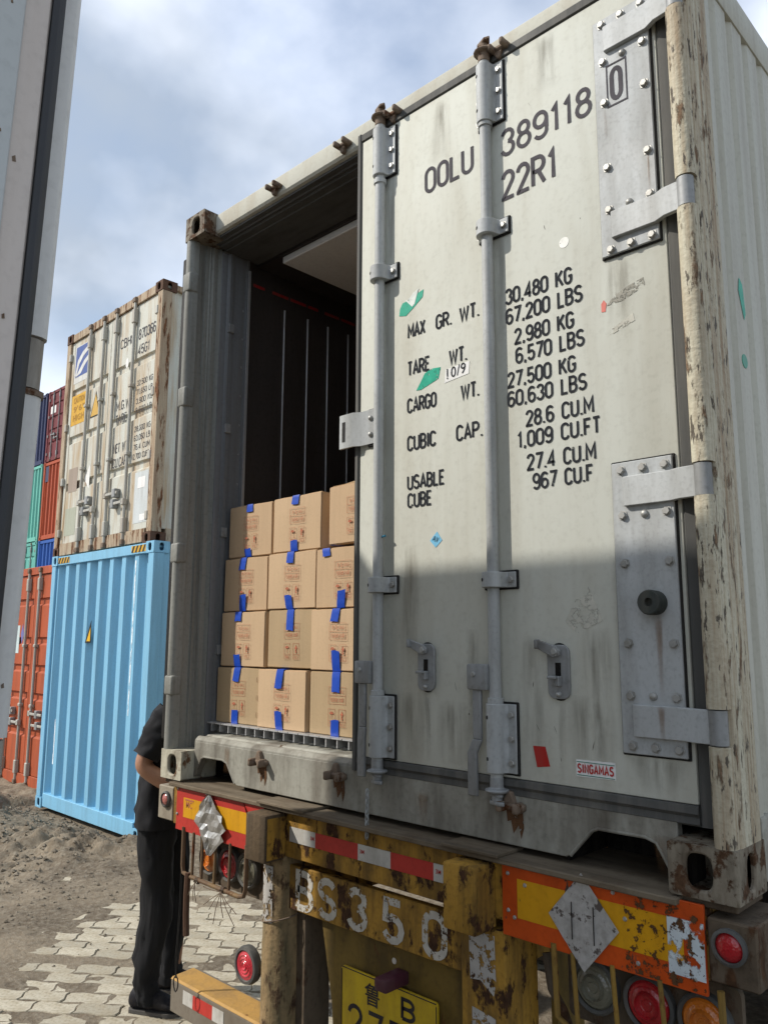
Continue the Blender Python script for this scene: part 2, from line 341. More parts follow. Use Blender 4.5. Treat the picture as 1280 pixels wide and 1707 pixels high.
def stroke_text(bm, body, o, u, v, wid, hei, wt=0.12, gap=0.20):
    """condensed stencil-gothic lettering built from strokes"""
    o = Vector(o); u = Vector(u); v = Vector(v); nn = u.cross(v).normalized(); x = 0; items = []
    for ch in body: w_, st = GL[ch]; items.append((x, st)); x += w_ + gap
    tot = x - gap; t = wt * hei; sx = (wid - t) / max(tot, 1e-6); sy = hei - t; k = 0
    put = lambda a, b_, k_: o + u * a + v * b_ + nn * (0.00012 * k_)
    for x0, st in items:
        for s_ in st: ribbon(bm, [(t / 2 + (x0 + p_[0]) * sx, t / 2 + p_[1] * sy) for p_ in s_], t, put, k % 3); k += 1
    return bm

def poly(bm, pts):
    bm.faces.new([bm.verts.new(p) for p in pts]); return bm

def copy_tree(o, parent=None):
    c = o.copy(); COL.objects.link(c); c.parent = parent
    for ch in list(o.children): copy_tree(ch, c)
    return c

# ------------------------------------------------------------------ corner castings shared by every container
def casting_mesh(sx, sy, sz):
    """sx: +1 when the block's inner side is towards +x; end hole faces -y*sy, side hole faces -x*sx. Origin at the outer corner"""
    bm = nb(); W_, D_, H_ = 0.162, 0.178, 0.118
    plate_hole(bm, (0, 0, 0), (1, 0, 0), (0, 0, 1), W_, H_, (0.089, 0.059), 0.0315, 0.040, 0.012)      # end face (-y)
    plate_hole(bm, (0, D_, 0), (0, -1, 0), (0, 0, 1), D_, H_, (0.089, 0.059), 0.0255, 0.040, 0.012)                     # side face (-x)
    for f in (((W_, 0, 0), (W_, D_, 0), (W_, D_, H_), (W_, 0, H_)), ((0, D_, 0), (W_, D_, 0), (W_, D_, H_), (0, D_, H_)),
              ((0, 0, 0), (W_, 0, 0), (W_, D_, 0), (0, D_, 0)), ((0, 0, H_), (W_, 0, H_), (W_, D_, H_), (0, D_, H_))): poly(bm, f)
    bmesh.ops.remove_doubles(bm, verts=bm.verts, dist=0.0004)
    bmesh.ops.transform(bm, matrix=Matrix.Diagonal((sx, sy, 1, 1)), verts=bm.verts)
    bmesh.ops.recalc_face_normals(bm, faces=bm.faces)
    me = bpy.data.meshes.new('corner_casting'); bm.to_mesh(me); bm.free(); return me
CAST = {(sx, sy): casting_mesh(sx, sy, 1) for sx in (1, -1) for sy in (1, -1)}

def castings(parent, W_, L_, H_, mat, off=(0, 0, 0), front_only=False, mats=None):
    for iz, z in ((0, 0.0), (1, H_ - 0.118)):
        for iy, y in ((0, 0.0), (1, L_)):
            if front_only and iy: continue
            for ix, x in ((0, 0.0), (1, W_)):
                me = CAST[(1 if ix == 0 else -1, 1 if iy == 0 else -1)].copy()
                o = place('corner_casting', me, (mats or {}).get((ix, iz), mat), parent, smooth=30, bev=0.006)
                o.location = o.location + Vector((x + off[0], y + off[1], z + off[2]))

# ------------------------------------------------------------------ the refrigerated container being loaded
W, H, LEN = 2.438, 2.591, 6.058
RC = thing('refrigerated_container', (W / 2, 0, CB), 'cream refrigerated container on the yellow trailer, one door open showing stacked cartons', 'container')
def P(name, bm, mat, parent=RC, **k): return fin(name, bm, mat, parent, dz=CB, **k)
castings(RC, W, LEN, H, M['casting'], off=(0, 0, CB), mats={(0, 0): M['castpaint'], (0, 1): M['casting'], (1, 0): M['casting']})

# left jamb: post and door-frame profile seen from inside
HZ = [(2.292, 2.372), (1.706, 1.786), (0.942, 1.020), (0.346, 0.426)]     # hinge knuckle heights
HZL = [(2.214, 2.310), (1.650, 1.745), (0.925, 1.015), (0.345, 0.430)]
prof = [(0, 0.030)] + [(0.028 - 0.028 * math.cos(R(a)), 0.028 - 0.028 * math.sin(R(a))) for a in range(0, 181, 15)] + [(0.056, 0.048), (0.050, 0.056), (0.048, 0.086), (0.058, 0.090), (0.058, 0.100), (0.054, 0.104), (0.062, 0.112),
        (0.056, 0.118), (0.066, 0.126), (0.064, 0.150), (0.078, 0.154), (0.084, 0.158)]
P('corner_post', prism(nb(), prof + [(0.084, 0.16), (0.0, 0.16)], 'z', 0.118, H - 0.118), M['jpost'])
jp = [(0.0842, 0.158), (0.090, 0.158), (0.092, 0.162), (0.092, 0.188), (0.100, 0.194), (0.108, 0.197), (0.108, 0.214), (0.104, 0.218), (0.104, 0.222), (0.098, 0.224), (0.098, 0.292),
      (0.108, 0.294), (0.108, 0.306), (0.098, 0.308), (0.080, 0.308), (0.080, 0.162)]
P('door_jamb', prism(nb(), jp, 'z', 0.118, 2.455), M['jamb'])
P('edge_trim', prism(nb(), [(0.098, 0.300), (0.1135, 0.300), (0.1135, 0.3125), (0.098, 0.3125)], 'z', 0.2, 2.40), M['alu'])
for z in (2.078, 1.580, 1.084, 0.549):
    b = nb(); box(b, 0.100, 0.1165, 0.192, 0.222, z - 0.030, z + 0.014, 0.002); P('jamb_clip', b, M['galvdk'])
for z in [0.3 + 0.145 * i for i in range(14)]:
    b = nb(); lathe(b, [(0.0, 0.004), (0.004, 0.003), (0.006, 0.0)], (0.098, 0.282, z), (1, 0, 0), 8); P('rivet', b, M['galvdk'])
for z0, z1 in HZL:      # hinge lugs of the folded-back left door
    b = nb(); box(b, 0.000, 0.062, -0.003, 0.050, z0, z1, 0.010, 3); P('hinge_lug', b, M['jpost'])

# right post: body, and the bead that carries the hinge pins
rp = [(2.380, 0.160), (2.380, 0.035), (2.425, 0.032), (2.436, 0.036), (2.438, 0.045), (2.438, 0.160)]
P('corner_post', prism(nb(), rp, 'z', 0.118, H - 0.118), M['post'])
segs = []; lo = 0.118
for z0, z1 in sorted(HZ): segs.append((lo, z0 - 0.003)); lo = z1 + 0.003
segs.append((lo, H - 0.118))
for a, b_ in segs:
    b = nb(); pr = [(2.386, 0.040), (2.383, 0.024), (2.386, 0.010), (2.394, 0.001), (2.406, -0.002), (2.420, 0.000), (2.430, 0.006), (2.4345, 0.016), (2.4345, 0.040)]
    prism(b, pr, 'z', a, b_); P('hinge_bead', b, M['post'], smooth=50)

# header with stepped underside
hp = [(0.072, 2.584), (0.066, 2.574), (0.066, 2.500), (0.074, 2.490), (0.090, 2.487), (0.090, 2.478), (0.112, 2.476), (0.116, 2.470), (0.130, 2.472), (0.134, 2.464), (0.165, 2.462), (0.168, 2.456), (0.36, 2.456), (0.36, 2.584)]
P('header', prism(nb(), hp, 'x', 0.150, W - 0.150), M['header'])
P('header_seal_seat', prism(nb(), [(0.0885, 2.4865), (0.0885, 2.4765), (0.1105, 2.4745), (0.1145, 2.4685), (0.1285, 2.4705), (0.1325, 2.4625), (0.1635, 2.4605), (0.1665, 2.4545), (0.36, 2.4545), (0.36, 2.4585), (0.17, 2.475), (0.0915, 2.4868)], 'x', 0.100, W - 0.1), M['seat'])

# sill: front face with the two forklift-style notches, ledge behind
def sill_outline(z_top):
    return [(0.162, z_top), (0.162, 0.012), (0.175, 0.014), (0.212, 0.088), (0.222, 0.096), (0.385, 0.098), (0.398, 0.090), (0.455, 0.020), (0.468, 0.012),
            (1.962, 0.012), (1.975, 0.020), (2.036, 0.086), (2.048, 0.095), (2.205, 0.097), (2.220, 0.090), (2.262, 0.020), (2.276, 0.012), (2.276, z_top)]
b = nb(); prism(b, sill_outline(0.158), 'y', 0.062, 0.092); P('sill', b, M['sillp'], bev=0.003)
for x0, x1, xa, xb in ((0.175, 0.455, 0.214, 0.388), (1.975, 2.262, 2.040, 2.210)):
    b = nb(); pipe(b, [(x0, 0.064, 0.018), (xa, 0.064, 0.090), (xa + 0.02, 0.064, 0.099), (xb - 0.02, 0.064, 0.100), (xb + 0.01, 0.064, 0.091), (x1, 0.064, 0.018)], 0.0048, 8); P('notch_rim', b, M['sillp'])
    b = nb(); box(b, x0 - 0.02, x1 + 0.02, 0.30, 0.31, -0.02, 0.12); box(b, x0 - 0.02, x1 + 0.02, 0.09, 0.30, 0.112, 0.12); box(b, x0 - 0.03, x0 - 0.0205, 0.095, 0.31, -0.004, 0.12); box(b, x1 + 0.0205, x1 + 0.03, 0.095, 0.31, -0.004, 0.12); P('notch_shade_box', b, M['dark'])  # near-black boxes behind each notch, shade put into their colour
P('sill_ledge', prism(nb(), [(0.063, 0.1585), (0.064, 0.164), (0.078, 0.177), (0.086, 0.1785), (0.092, 0.174), (0.120, 0.174), (0.126, 0.180), (0.20, 0.182), (0.20, 0.1585)], 'x', 0.163, 2.275), M['sillp'])
# T-bar floor
tm = nb(); box(tm, -0.0290, 0.0290, 0.158, 5.9, 0.222, 0.2275); box(tm, -0.0025, 0.0025, 0.162, 5.9, 0.1905, 0.222)
tme = None
for i in range(36):
    x = 0.135 + 0.0623 * i
    if tme is None:
        o = P('floor_bar', tm, M['alu'], smooth=0); tme = o.data; o.location.x += x
    else:
        o = place('floor_bar', tme, None, RC, smooth=0); o.location.x += x
b = nb(); box(b, 0.1, 2.34, 0.2, 5.9, 0.120, 0.190); P('floor_plate', b, M['galvdk'])
# interior lining
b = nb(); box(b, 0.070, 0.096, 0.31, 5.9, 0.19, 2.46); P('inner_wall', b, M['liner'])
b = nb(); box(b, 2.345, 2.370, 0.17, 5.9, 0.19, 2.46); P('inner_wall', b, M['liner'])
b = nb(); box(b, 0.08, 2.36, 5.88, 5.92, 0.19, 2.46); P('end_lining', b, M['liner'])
for i, y in enumerate((0.541, 0.698, 0.842, 0.993, 1.15, 1.30, 1.46, 1.62)):
    b = nb(); box(b, 0.095, 0.1025, y - 0.004, y + 0.004, 0.2, 2.27, 0.001); P('wall_strip', b, M['alu'])
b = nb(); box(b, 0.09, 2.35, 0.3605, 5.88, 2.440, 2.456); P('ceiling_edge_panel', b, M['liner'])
b = nb(); box(b, 0.284, 2.104, 0.372, 5.88, 2.405, 2.4395, 0.004); P('ceiling_panel', b, M['ceil'])
redl = surf('load_line_red', (0.32, 0.02, 0.02), damt=0.5, rough=0.6)
b = nb()
for i in range(16): box(b, 0.0955, 0.0975, 0.34 + i * 0.12, 0.34 + i * 0.12 + (0.105 if i % 3 else 0.07), 2.335, 2.350)
P('load_line', b, redl)
# outer shell
def rib_profile(y0, y1, x, depth, pitch, flat, sl, sgn):
    pts = [(x, y0)]; y = y0 + 0.05
    while y + pitch < y1:
        pts += [(x, y), (x - sgn * depth, y + sl), (x - sgn * depth, y + sl + flat), (x, y + 2 * sl + flat)]; y += pitch
    pts.append((x, y1)); return pts
b = nb(); strip(b, rib_profile(0.16, LEN - 0.16, 2.430, 0.010, 0.1315, 0.016, 0.018, 1), 'z', 0.16, 2.47); P('side_wall', b, M['side'], smooth=20)
b = nb(); strip(b, rib_profile(0.16, LEN - 0.16, 0.008, 0.010, 0.1315, 0.016, 0.018, -1), 'z', 0.16, 2.47); P('side_wall', b, M['side'], smooth=20)
for x0, x1 in ((2.385, 2.436), (0.002, 0.055)):
    b = nb(); box(b, x0, x1, 0.178, LEN - 0.178, 2.468, 2.580, 0.006, 2); P('top_rail', b, M['side'])
    b = nb(); box(b, x0, x1, 0.178, LEN - 0.178, 0.015, 0.165, 0.006, 2); P('bottom_rail', b, M['sillp'])
b = nb(); box(b, 0.05, W - 0.05, 0.15, LEN - 0.05, 2.50, 2.572); P('roof', b, M['side'])
b = nb(); box(b, 0.02, W - 0.02, LEN - 0.09, LEN - 0.02, 0.1, 2.50); P('machinery_end', b, M['side'])
for x in (0.02, 2.36):
    b = nb(); box(b, x, x + 0.06, LEN - 0.17, LEN - 0.091, 0.118, 2.473); P('corner_post', b, M['side'])

# cam keepers on header and sill
def keeper(x, z, top):
    b = nb(); s = 1 if top else -1; k = 0.72 if top else 0.85
    box(b, x - 0.046 * k, x + 0.046 * k, 0.040, 0.0665, z - 0.011 * k, z + 0.011 * k, 0.004, 2)
    for dx in (-0.036 * k, 0.030 * k): box(b, x + dx - 0.011 * k, x + dx + 0.011 * k, 0.018, 0.060, z - 0.017 * k, z + 0.017 * k, 0.005, 2)
    prism(b, [(x - 0.040 * k, z - s * 0.006), (x + 0.012 * k, z - s * 0.006), (x - 0.004 * k, z - s * 0.046 * k), (x - 0.018 * k, z - s * 0.050 * k)], 'y', 0.046, 0.0645)
    P('cam_keeper', b, M['camrust'], bev=0.003, smooth=50)
    if not top:
        q = nb(); prism(q, [(x - 0.030, z - 0.01), (x + 0.026, z - 0.01), (x + 0.030, z - 0.055), (x + 0.020, z - 0.085), (x + 0.012, z - 0.05), (x - 0.006, z - 0.075), (x - 0.014, z - 0.040), (x - 0.026, z - 0.045)], 'y', 0.0608, 0.0616); P('rust_run', q, worn('keeper_rust', (0.10, 0.05, 0.025), keep=0.62, scale=40), smooth=0)
for x in (0.626, 1.061, 1.335, 1.815): keeper(x, 2.525, True)
for x in (0.633, 1.067, 1.800): keeper(x, 0.120, False)

# ---- the closed right-hand door: panel, then everything fixed to it
YD = 0.060
b = nb(); box(b, 1.158, 2.333, YD, 0.135, 0.196, 2.492, 0.004, 2); DOOR = P('door', b, M['door'])
def D(name, bm, mat, **k): return P(name, bm, mat, DOOR, **k)
g = nb()
prism(g, [(1.128, 0.074), (1.134, 0.058), (1.150, 0.055), (1.157, 0.064), (1.157, 0.135), (1.128, 0.135)], 'z', 0.146, 2.528)
prism(g, [(2.334, 0.066), (2.340, 0.060), (2.378, 0.066), (2.378, 0.135), (2.334, 0.135)], 'z', 0.146, 2.528)
D('gasket', g, M['rubber'])
b = nb(); prism(b, [(0.064, 0.1955), (0.056, 0.192), (0.054, 0.175), (0.062, 0.166), (0.060, 0.150), (0.066, 0.145), (0.135, 0.145), (0.135, 0.1955)], 'x', 1.1572, 2.3335); D('gasket', b, M['rubber'])
b = nb(); prism(b, [(0.064, 2.4925), (0.055, 2.496), (0.054, 2.520), (0.062, 2.529), (0.135, 2.529), (0.135, 2.4925)], 'x', 1.1572, 2.3335); D('gasket', b, M['rubber'])

def hexbolt(x, z, y, r=0.0105, h=0.010, mat=None):
    b = nb(); lathe(b, [(r * 1.35, 0.0), (r * 1.35, 0.0018), (r, 0.0018), (r, h - 0.0018), (r * 0.86, h), (0, h)], (x, y, z), (0, -1, 0), 6)
    return D('bolt', b, mat or M['bolt'], smooth=25)
def dome(x, z, y, r=0.011):
    b = nb(); lathe(b, [(r, 0), (r * 0.95, 0.004), (r * 0.7, 0.0075), (r * 0.35, 0.0095), (0, 0.010)], (x, y, z), (0, -1, 0), 12); return D('bolt', b, M['bolt'])

# hinge plates with straps and knuckles
for (z0, z1, st, bolts, domes) in (
    (1.662, 2.410, (2.372, 1.786), [(2.390, 0), (2.390, 1), (2.390, 2), (2.267, 0), (2.267, 2), (2.135, 0), (2.135, 2), (1.930, 0), (1.930, 2), (1.799, 0), (1.799, 2), (1.678, 0), (1.678, 1), (1.678, 2)], [(2.266, 1), (1.799, 1)]),
    (0.302, 1.062, (1.020, 0.426), [(1.040, 0), (1.040, 1), (1.040, 2), (0.917, 0), (0.917, 2), (0.788, 0), (0.788, 2), (0.580, 0), (0.580, 2), (0.447, 0), (0.447, 2), (0.322, 0), (0.322, 1), (0.322, 2)], [(0.916, 1), (0.448, 1)])):
    b = nb(); box(b, 2.1455, 2.3245, 0.0535, 0.0605, z0 - 0.005, z1 + 0.005, 0.002); D('plate_seal', b, M['seal'])
    b = nb(); box(b, 2.149, 2.319, 0.0475, 0.0556, z0, z1, 0.002); D('hinge_plate', b, M['galv'])
    for zt in st:
        b = nb()
        pr = [(2.186, 0.0475), (2.186, 0.036), (2.190, 0.034), (2.315, 0.034), (2.345, 0.020), (2.392, 0.016), (2.392, 0.030), (2.348, 0.034), (2.322, 0.0475)]
        prism(b, pr, 'z', zt - 0.080, zt); D('hinge_strap', b, M['galv'], bev=0.002)
        b = nb(); tube(b, (2.408, 0.021, zt - 0.080), (2.408, 0.021, zt), 0.0215, 18); D('hinge_knuckle', b, M['galvdk'])
    xs = (2.178, 2.239, 2.300)
    for z, i in bolts: hexbolt(xs[i], z, 0.0475)
    for z, i in domes: dome(xs[i], z, 0.0475)
b = nb(); lathe(b, [(0.022, 0.0), (0.031, 0.002), (0.032, 0.040), (0.029, 0.046), (0.011, 0.046), (0.010, 0.030), (0, 0.030)], (2.258, 0.0475, 0.683), (0, -1, 0), 24)
D('rubber_stop', b, surf('stop_rubber', (0.035, 0.042, 0.038), damt=0.3, rough=0.65, bump=0.2, spec=0.3))
# locking rods
def bracket(x, z0, z1, r, flw, bolts, left=0.0, holes=True):
    b = nb(); n = 12; pr = []
    yf = 0.0535
    for i in range(n + 1):
        a = math.pi + math.pi * i / n; pr.append((x + r * math.cos(a), 0.0350 + r * math.sin(a)))
    pr2 = [(x - r - left, yf - 0.005), (x - r, yf - 0.005)] if left else [(x - r, yf)]
    out_ = pr2 + pr + [(x + r, 0.040), (x + r + 0.006, yf - 0.005), (x + r + flw, yf - 0.005), (x + r + flw, yf)] + ([(x - r - left, yf)] if left else [])
    prism(b, out_, 'z', z0, z1); D('rod_bracket', b, M['galv'], bev=0.002, smooth=40)
    s = nb(); box(s, x - r - left - 0.005, x + r + flw + 0.006, yf, 0.061, z0 - 0.006, z1 + 0.006, 0.003); D('bracket_seal', s, M['seal'])
    for z in bolts: hexbolt(x + r + flw * 0.55, z, yf - 0.005, 0.0095, 0.009)
    if left:
        for z in bolts: hexbolt(x - r - left * 0.5, z - 0.01, yf - 0.005, 0.008, 0.008)
    if holes:
        for z in ((z0 + z1) / 2 + (z1 - z0) * 0.30, (z0 + z1) / 2 - (z1 - z0) * 0.30) if z1 - z0 > 0.1 else ((z0 + z1) / 2,):
            h = nb(); a = R(238); c = Vector((x + r * math.cos(a), 0.0350 + r * math.sin(a), z)); lathe(h, [(0.0, 0.0008), (0.0055, 0.0008), (0.006, 0.0)], c, (math.cos(a), math.sin(a), 0), 10); D('drain_hole', h, M['seal'])

def cam(x, z, s, mat):
    """forged cam end; s = +1 top, -1 bottom"""
    b = nb()
    lathe(b, [(0.0, 0.0), (0.020, 0.0), (0.020, 0.030), (0.0350, 0.033), (0.0350, 0.040), (0.016, 0.048), (0.015, 0.075), (0.0, 0.08)], (x, 0.0350, z), (0, 0, s), 14)
    for h, wdt in ((0.050, 0.026), (0.072, 0.036)):
        c = Matrix.Translation((x, 0.0350, z + s * h)) @ Matrix.Rotation(R(-25), 4, 'Z')
        q = nb(); prism(q, [(-wdt, -0.003), (-wdt * 0.5, -0.016), (wdt * 0.6, -0.012), (wdt, 0.003), (wdt * 0.4, 0.015), (-wdt * 0.6, 0.012)], 'z', -0.005, 0.007 if h > 0.06 else 0.004)
        bmesh.ops.transform(q, matrix=c, verts=q.verts); merge(b, q)
    D('cam_end', b, mat, bev=0.005, smooth=50)

for x, zs in ((1.277, (2.475, 2.285, 1.926, 1.872, 0.797, 0.745, 0.403, 0.205)), (1.758, (2.477, 2.267, 1.918, 1.868, 0.788, 0.742, 0.404, 0.210))):
    b = nb(); tube(b, (x, 0.0350, 0.190), (x, 0.0350, 2.490), 0.0185, 20)
    for z in (0.412, 2.262): lathe(b, [(0.0185, -0.009), (0.0235, -0.008), (0.0235, 0.008), (0.0185, 0.009)], (x, 0.0350, z), (0, 0, 1), 18)
    D('locking_rod', b, M['galv'])
    bracket(x, zs[1], zs[0], 0.0275, 0.034, (zs[0] - 0.03, (zs[0] + zs[1]) / 2, zs[1] + 0.03), left=0.012)
    bracket(x, zs[3], zs[2], 0.0350, 0.036, ((zs[2] + zs[3]) / 2,), left=0.008)
    bracket(x, zs[5], zs[4], 0.0350, 0.036, ((zs[4] + zs[5]) / 2,), left=0.008)
    bracket(x, zs[7], zs[6], 0.0275, 0.034, (zs[6] - 0.03, (zs[6] + zs[7]) / 2, zs[7] + 0.03), left=0.012)
    cam(x, 2.490, 1, M['camrust']); cam(x, 0.198, -1, M['galvdk'])
    # handle hub and hanging handle
    hx = x - 0.058
    b = nb(); box(b, hx - 0.026, x - 0.012, 0.006, 0.034, 0.442, 0.517, 0.005, 2); D('handle_hub', b, M['galvdk'])
    b = nb(); lathe(b, [(0.0, 0.006), (0.006, 0.006), (0.008, 0.0)], (hx, 0.006, 0.487), (0, -1, 0), 10); D('rivet', b, M['bolt'])
    b = nb()
    bend = 0.0 if x < 1.5 else 0.016
    pts = [(hx + 0.004, 0.443), (hx + 0.004, 0.30), (hx - bend, 0.26), (hx - bend, 0.139)]
    for (xa, za), (xb, zb) in zip(pts, pts[1:]):
        ww = 0.015 if za > 0.3 else 0.0165
        prism(b, [(xa - ww, za), (xa + ww, za), (xb + ww, zb), (xb - ww, zb)], 'y', 0.014, 0.026)
    bmesh.ops.remove_doubles(b, verts=b.verts, dist=0.0005); D('rod_handle', b, M['galvdk'], bev=0.003)

# handle catches
for x in (1.478, 1.963):
    s = nb(); prism(s, rnd_rect(x - 0.027, x + 0.027, 0.422, 0.580, 0.026), 'y', 0.0565, 0.0612); D('catch_seal', s, M['seal'])
    b = nb(); prism(b, rnd_rect(x - 0.0350, x + 0.0350, 0.427, 0.575, 0.0222), 'y', 0.049, 0.0575); D('catch_plate', b, M['galvdk'], bev=0.002)
    b = nb(); box(b, x - 0.0085, x + 0.0085, 0.0478, 0.0492, 0.476, 0.526); D('catch_slot', b, M['dark'])
    b = nb(); box(b, x - 0.018, x + 0.010, 0.016, 0.049, 0.482, 0.490, 0.002); box(b, x - 0.002, x + 0.012, 0.030, 0.0488, 0.462, 0.490, 0.002); D('catch_tongue', b, M['galvdk'])
    b = nb(); prism(b, [(x + 0.016, 0.560), (x + 0.014, 0.545), (x - 0.004, 0.540), (x - 0.058, 0.565), (x - 0.056, 0.589), (x + 0.002, 0.572)], 'y', 0.030, 0.040); box(b, x - 0.060, x - 0.048, 0.018, 0.040, 0.563, 0.590, 0.003); D('catch_lever', b, M['galvdk'], bev=0.002)
    hexbolt(x + 0.002, 0.556, 0.030, 0.009, 0.007); dome(x, 0.440, 0.049, 0.008)

# slotted bracket at the meeting edge
b = nb(); s = nb()
box(s, 1.205, 1.249, 0.050, 0.062, 1.268, 1.408, 0.003); D('bracket_seal', s, M['seal'])
prism(b, [(1.075, 0.034), (1.085, 0.030), (1.150, 0.030), (1.175, 0.046), (1.246, 0.046), (1.246, 0.054), (1.172, 0.054), (1.146, 0.038), (1.075, 0.042)], 'z', 1.278, 1.288)
prism(b, [(1.075, 0.034), (1.085, 0.030), (1.150, 0.030), (1.175, 0.046), (1.246, 0.046), (1.246, 0.054), (1.172, 0.054), (1.146, 0.038), (1.075, 0.042)], 'z', 1.288, 1.398)
prism(b, [(1.075, 0.034), (1.085, 0.030), (1.150, 0.030), (1.175, 0.046), (1.246, 0.046), (1.246, 0.054), (1.172, 0.054), (1.146, 0.038), (1.075, 0.042)], 'z', 1.398, 1.404)
bmesh.ops.remove_doubles(b, verts=b.verts, dist=0.0005); D('overlap_bracket', b, M['galv'])
b = nb(); box(b, 1.094, 1.109, 0.0285, 0.0297, 1.302, 1.376); D('bracket_slot', b, M['seal'])
for z in (1.312, 1.372): dome(1.226, z, 0.046, 0.010)

# short chain under the first rod
b = nb()
for k in range(9):
    z = 0.095 - k * 0.0165; q = nb()
    pts = [(1.262 + (0.0055 * math.cos(a) if k % 2 else 0.0), 0.004 + (0 if k % 2 else 0.0055 * math.cos(a)), z + 0.0115 * math.sin(a)) for a in [2 * math.pi * i / 10 for i in range(11)]]
    pipe(q, pts, 0.0029, 6); merge(b, q)
D('chain', b, M['galv'])

# lettering
def letter(body, x0, x1, z0, h, mat='ink', bold=0.012, y=None):
    b = nb(); stroke_text(b, body, (x0, (YD - 0.0016) if y is None else y, z0), (1, 0, 0), (0, 0, 1), x1 - x0, h, 0.145 if mat == 'ink' else 0.125); D('lettering', b, M[mat], smooth=0)
letter('OOLU', 1.474, 1.691, 2.140, 0.098, 'inkgrey', 0.008); letter('389118', 1.800, 2.131, 2.133, 0.098, 'inkgrey', 0.008); letter('22R1', 1.800, 2.008, 1.981, 0.104, 'inkgrey', 0.008)
letter('0', 2.196, 2.237, 2.128, 0.108, 'inkgrey', 0.012, y=0.0464)
fr = nb()
for a in ((2.186, 2.250, 2.114, 2.119), (2.186, 2.250, 2.245, 2.250), (2.186, 2.190, 2.119, 2.245), (2.246, 2.250, 2.119, 2.245)): box(fr, a[0], a[1], 0.0462, 0.0470, a[2], a[3])
D('digit_frame', fr, M['inkgrey'], smooth=0)
for body, x0, x1, z0, h in (('MAX', 1.392, 1.474, 1.627, 0.054), ('GR.', 1.520, 1.592, 1.625, 0.054), ('WT.', 1.622, 1.706, 1.622, 0.054), ('TARE', 1.390, 1.494, 1.490, 0.054), ('WT.', 1.576, 1.654, 1.486, 0.054), ('CARGO', 1.389, 1.522, 1.357, 0.054), ('WT.', 1.624, 1.701, 1.355, 0.054), ('CUBIC', 1.389, 1.519, 1.223, 0.055), ('CAP.', 1.603, 1.712, 1.221, 0.055), ('USABLE', 1.389, 1.554, 1.088, 0.052), ('CUBE', 1.390, 1.499, 1.026, 0.052),
                            ('30,480 KG', 1.805, 2.045, 1.626, 0.054), ('67,200 LBS', 1.806, 2.077, 1.560, 0.054), ('2,980 KG', 1.836, 2.046, 1.488, 0.053), ('6,570 LBS', 1.839, 2.078, 1.425, 0.053), ('27,500 KG', 1.807, 2.047, 1.354, 0.052), ('60,630 LBS', 1.806, 2.080, 1.293, 0.052),
                            ('28.6 CU.M', 1.870, 2.099, 1.220, 0.052), ('1,009 CU.FT', 1.838, 2.118, 1.158, 0.052), ('27.4 CU.M', 1.870, 2.100, 1.085, 0.052), ('967 CU.F', 1.889, 2.090, 1.025, 0.051)):
    letter(body, x0, x1, z0, h)

# stickers, tape scraps and scuffs on the door
def flatpoly(name, pts, mat, y=YD - 0.0012, **k):
    b = nb(); prism(b, pts, 'y', y, y + 0.0008); return D(name, b, mat, smooth=0, **k)
M['green'] = worn('green_tape', (0.03, 0.33, 0.22), keep=0.62, scale=70, rough=0.35)
M['greenw'] = worn('torn_paper', (0.62, 0.66, 0.62), keep=0.6, scale=60, rough=0.6)
flatpoly('tape_scrap', [(1.352, 1.724), (1.384, 1.716), (1.418, 1.736), (1.462, 1.764), (1.466, 1.790), (1.440, 1.784), (1.400, 1.770), (1.368, 1.768), (1.356, 1.750)], M['green'], label='torn green tape scrap')
flatpoly('tape_scrap', [(1.384, 1.772), (1.414, 1.741), (1.425, 1.748), (1.444, 1.800), (1.420, 1.792), (1.404, 1.778)], M['greenw'], y=YD - 0.002)
flatpoly('tape_scrap', [(1.432, 1.432), (1.452, 1.430), (1.530, 1.452), (1.540, 1.490), (1.500, 1.494), (1.470, 1.484), (1.452, 1.458)], M['green'], label='torn green tape scrap')
M['paper'] = surf('white_paper', (0.78, 0.78, 0.76), damt=0.15, rough=0.6, bump=0.05)
flatpoly('paper_note', [(1.557, 1.430), (1.658, 1.440), (1.662, 1.482), (1.562, 1.474)], M['paper'])
b = nb(); text_bm(b, '10/9', (1.568, YD - 0.0026, 1.440), (1, 0, 0.08), (0, 0, 1), 0.078, 0.036, 0.0); D('lettering', b, M['ink'], smooth=0)
M['bluest'] = surf('light_blue_sticker', (0.18, 0.50, 0.72), damt=0.2, rough=0.5, bump=0.1)
flatpoly('sticker', [(1.490, 0.908), (1.514, 0.884), (1.541, 0.906), (1.520, 0.936)], M['bluest'], label='light blue diamond sticker')
b = nb(); text_bm(b, 'AV', (1.500, YD - 0.0026, 0.908), (0.9, 0, -0.35), (0.35, 0, 0.9), 0.026, 0.018, 0.0); D('lettering', b, M['ink'], smooth=0)
M['redtape'] = surf('red_tape', (0.42, 0.025, 0.022), damt=0.2, rough=0.4, bump=0.15)
flatpoly('tape_scrap', [(1.868, 0.293), (1.908, 0.294), (1.922, 0.242), (1.880, 0.236)], M['redtape'], label='red tape square')
flatpoly('sticker', [(2.004, 0.270), (2.119, 0.272), (2.119, 0.228), (2.004, 0.226)], M['paper'], label='white maker label with red lettering')
M['labelred'] = surf('label_red', (0.45, 0.03, 0.025), damt=0.1, rough=0.5)
b = nb(); stroke_text(b, 'SINGAMAS', (2.008, YD - 0.0026, 0.2355), (1, 0, 0.01), (0, 0, 1), 0.107, 0.0255, 0.165, 0.30); D('lettering', b, M['labelred'], smooth=0)
b = nb(); box(b, 2.006, 2.117, YD - 0.0022, YD - 0.0012, 0.2640, 0.2658); box(b, 2.006, 2.117, YD - 0.0022, YD - 0.0012, 0.2300, 0.2318); D('label_rule', b, surf('label_green', (0.05, 0.22, 0.16), rough=0.5), smooth=0)
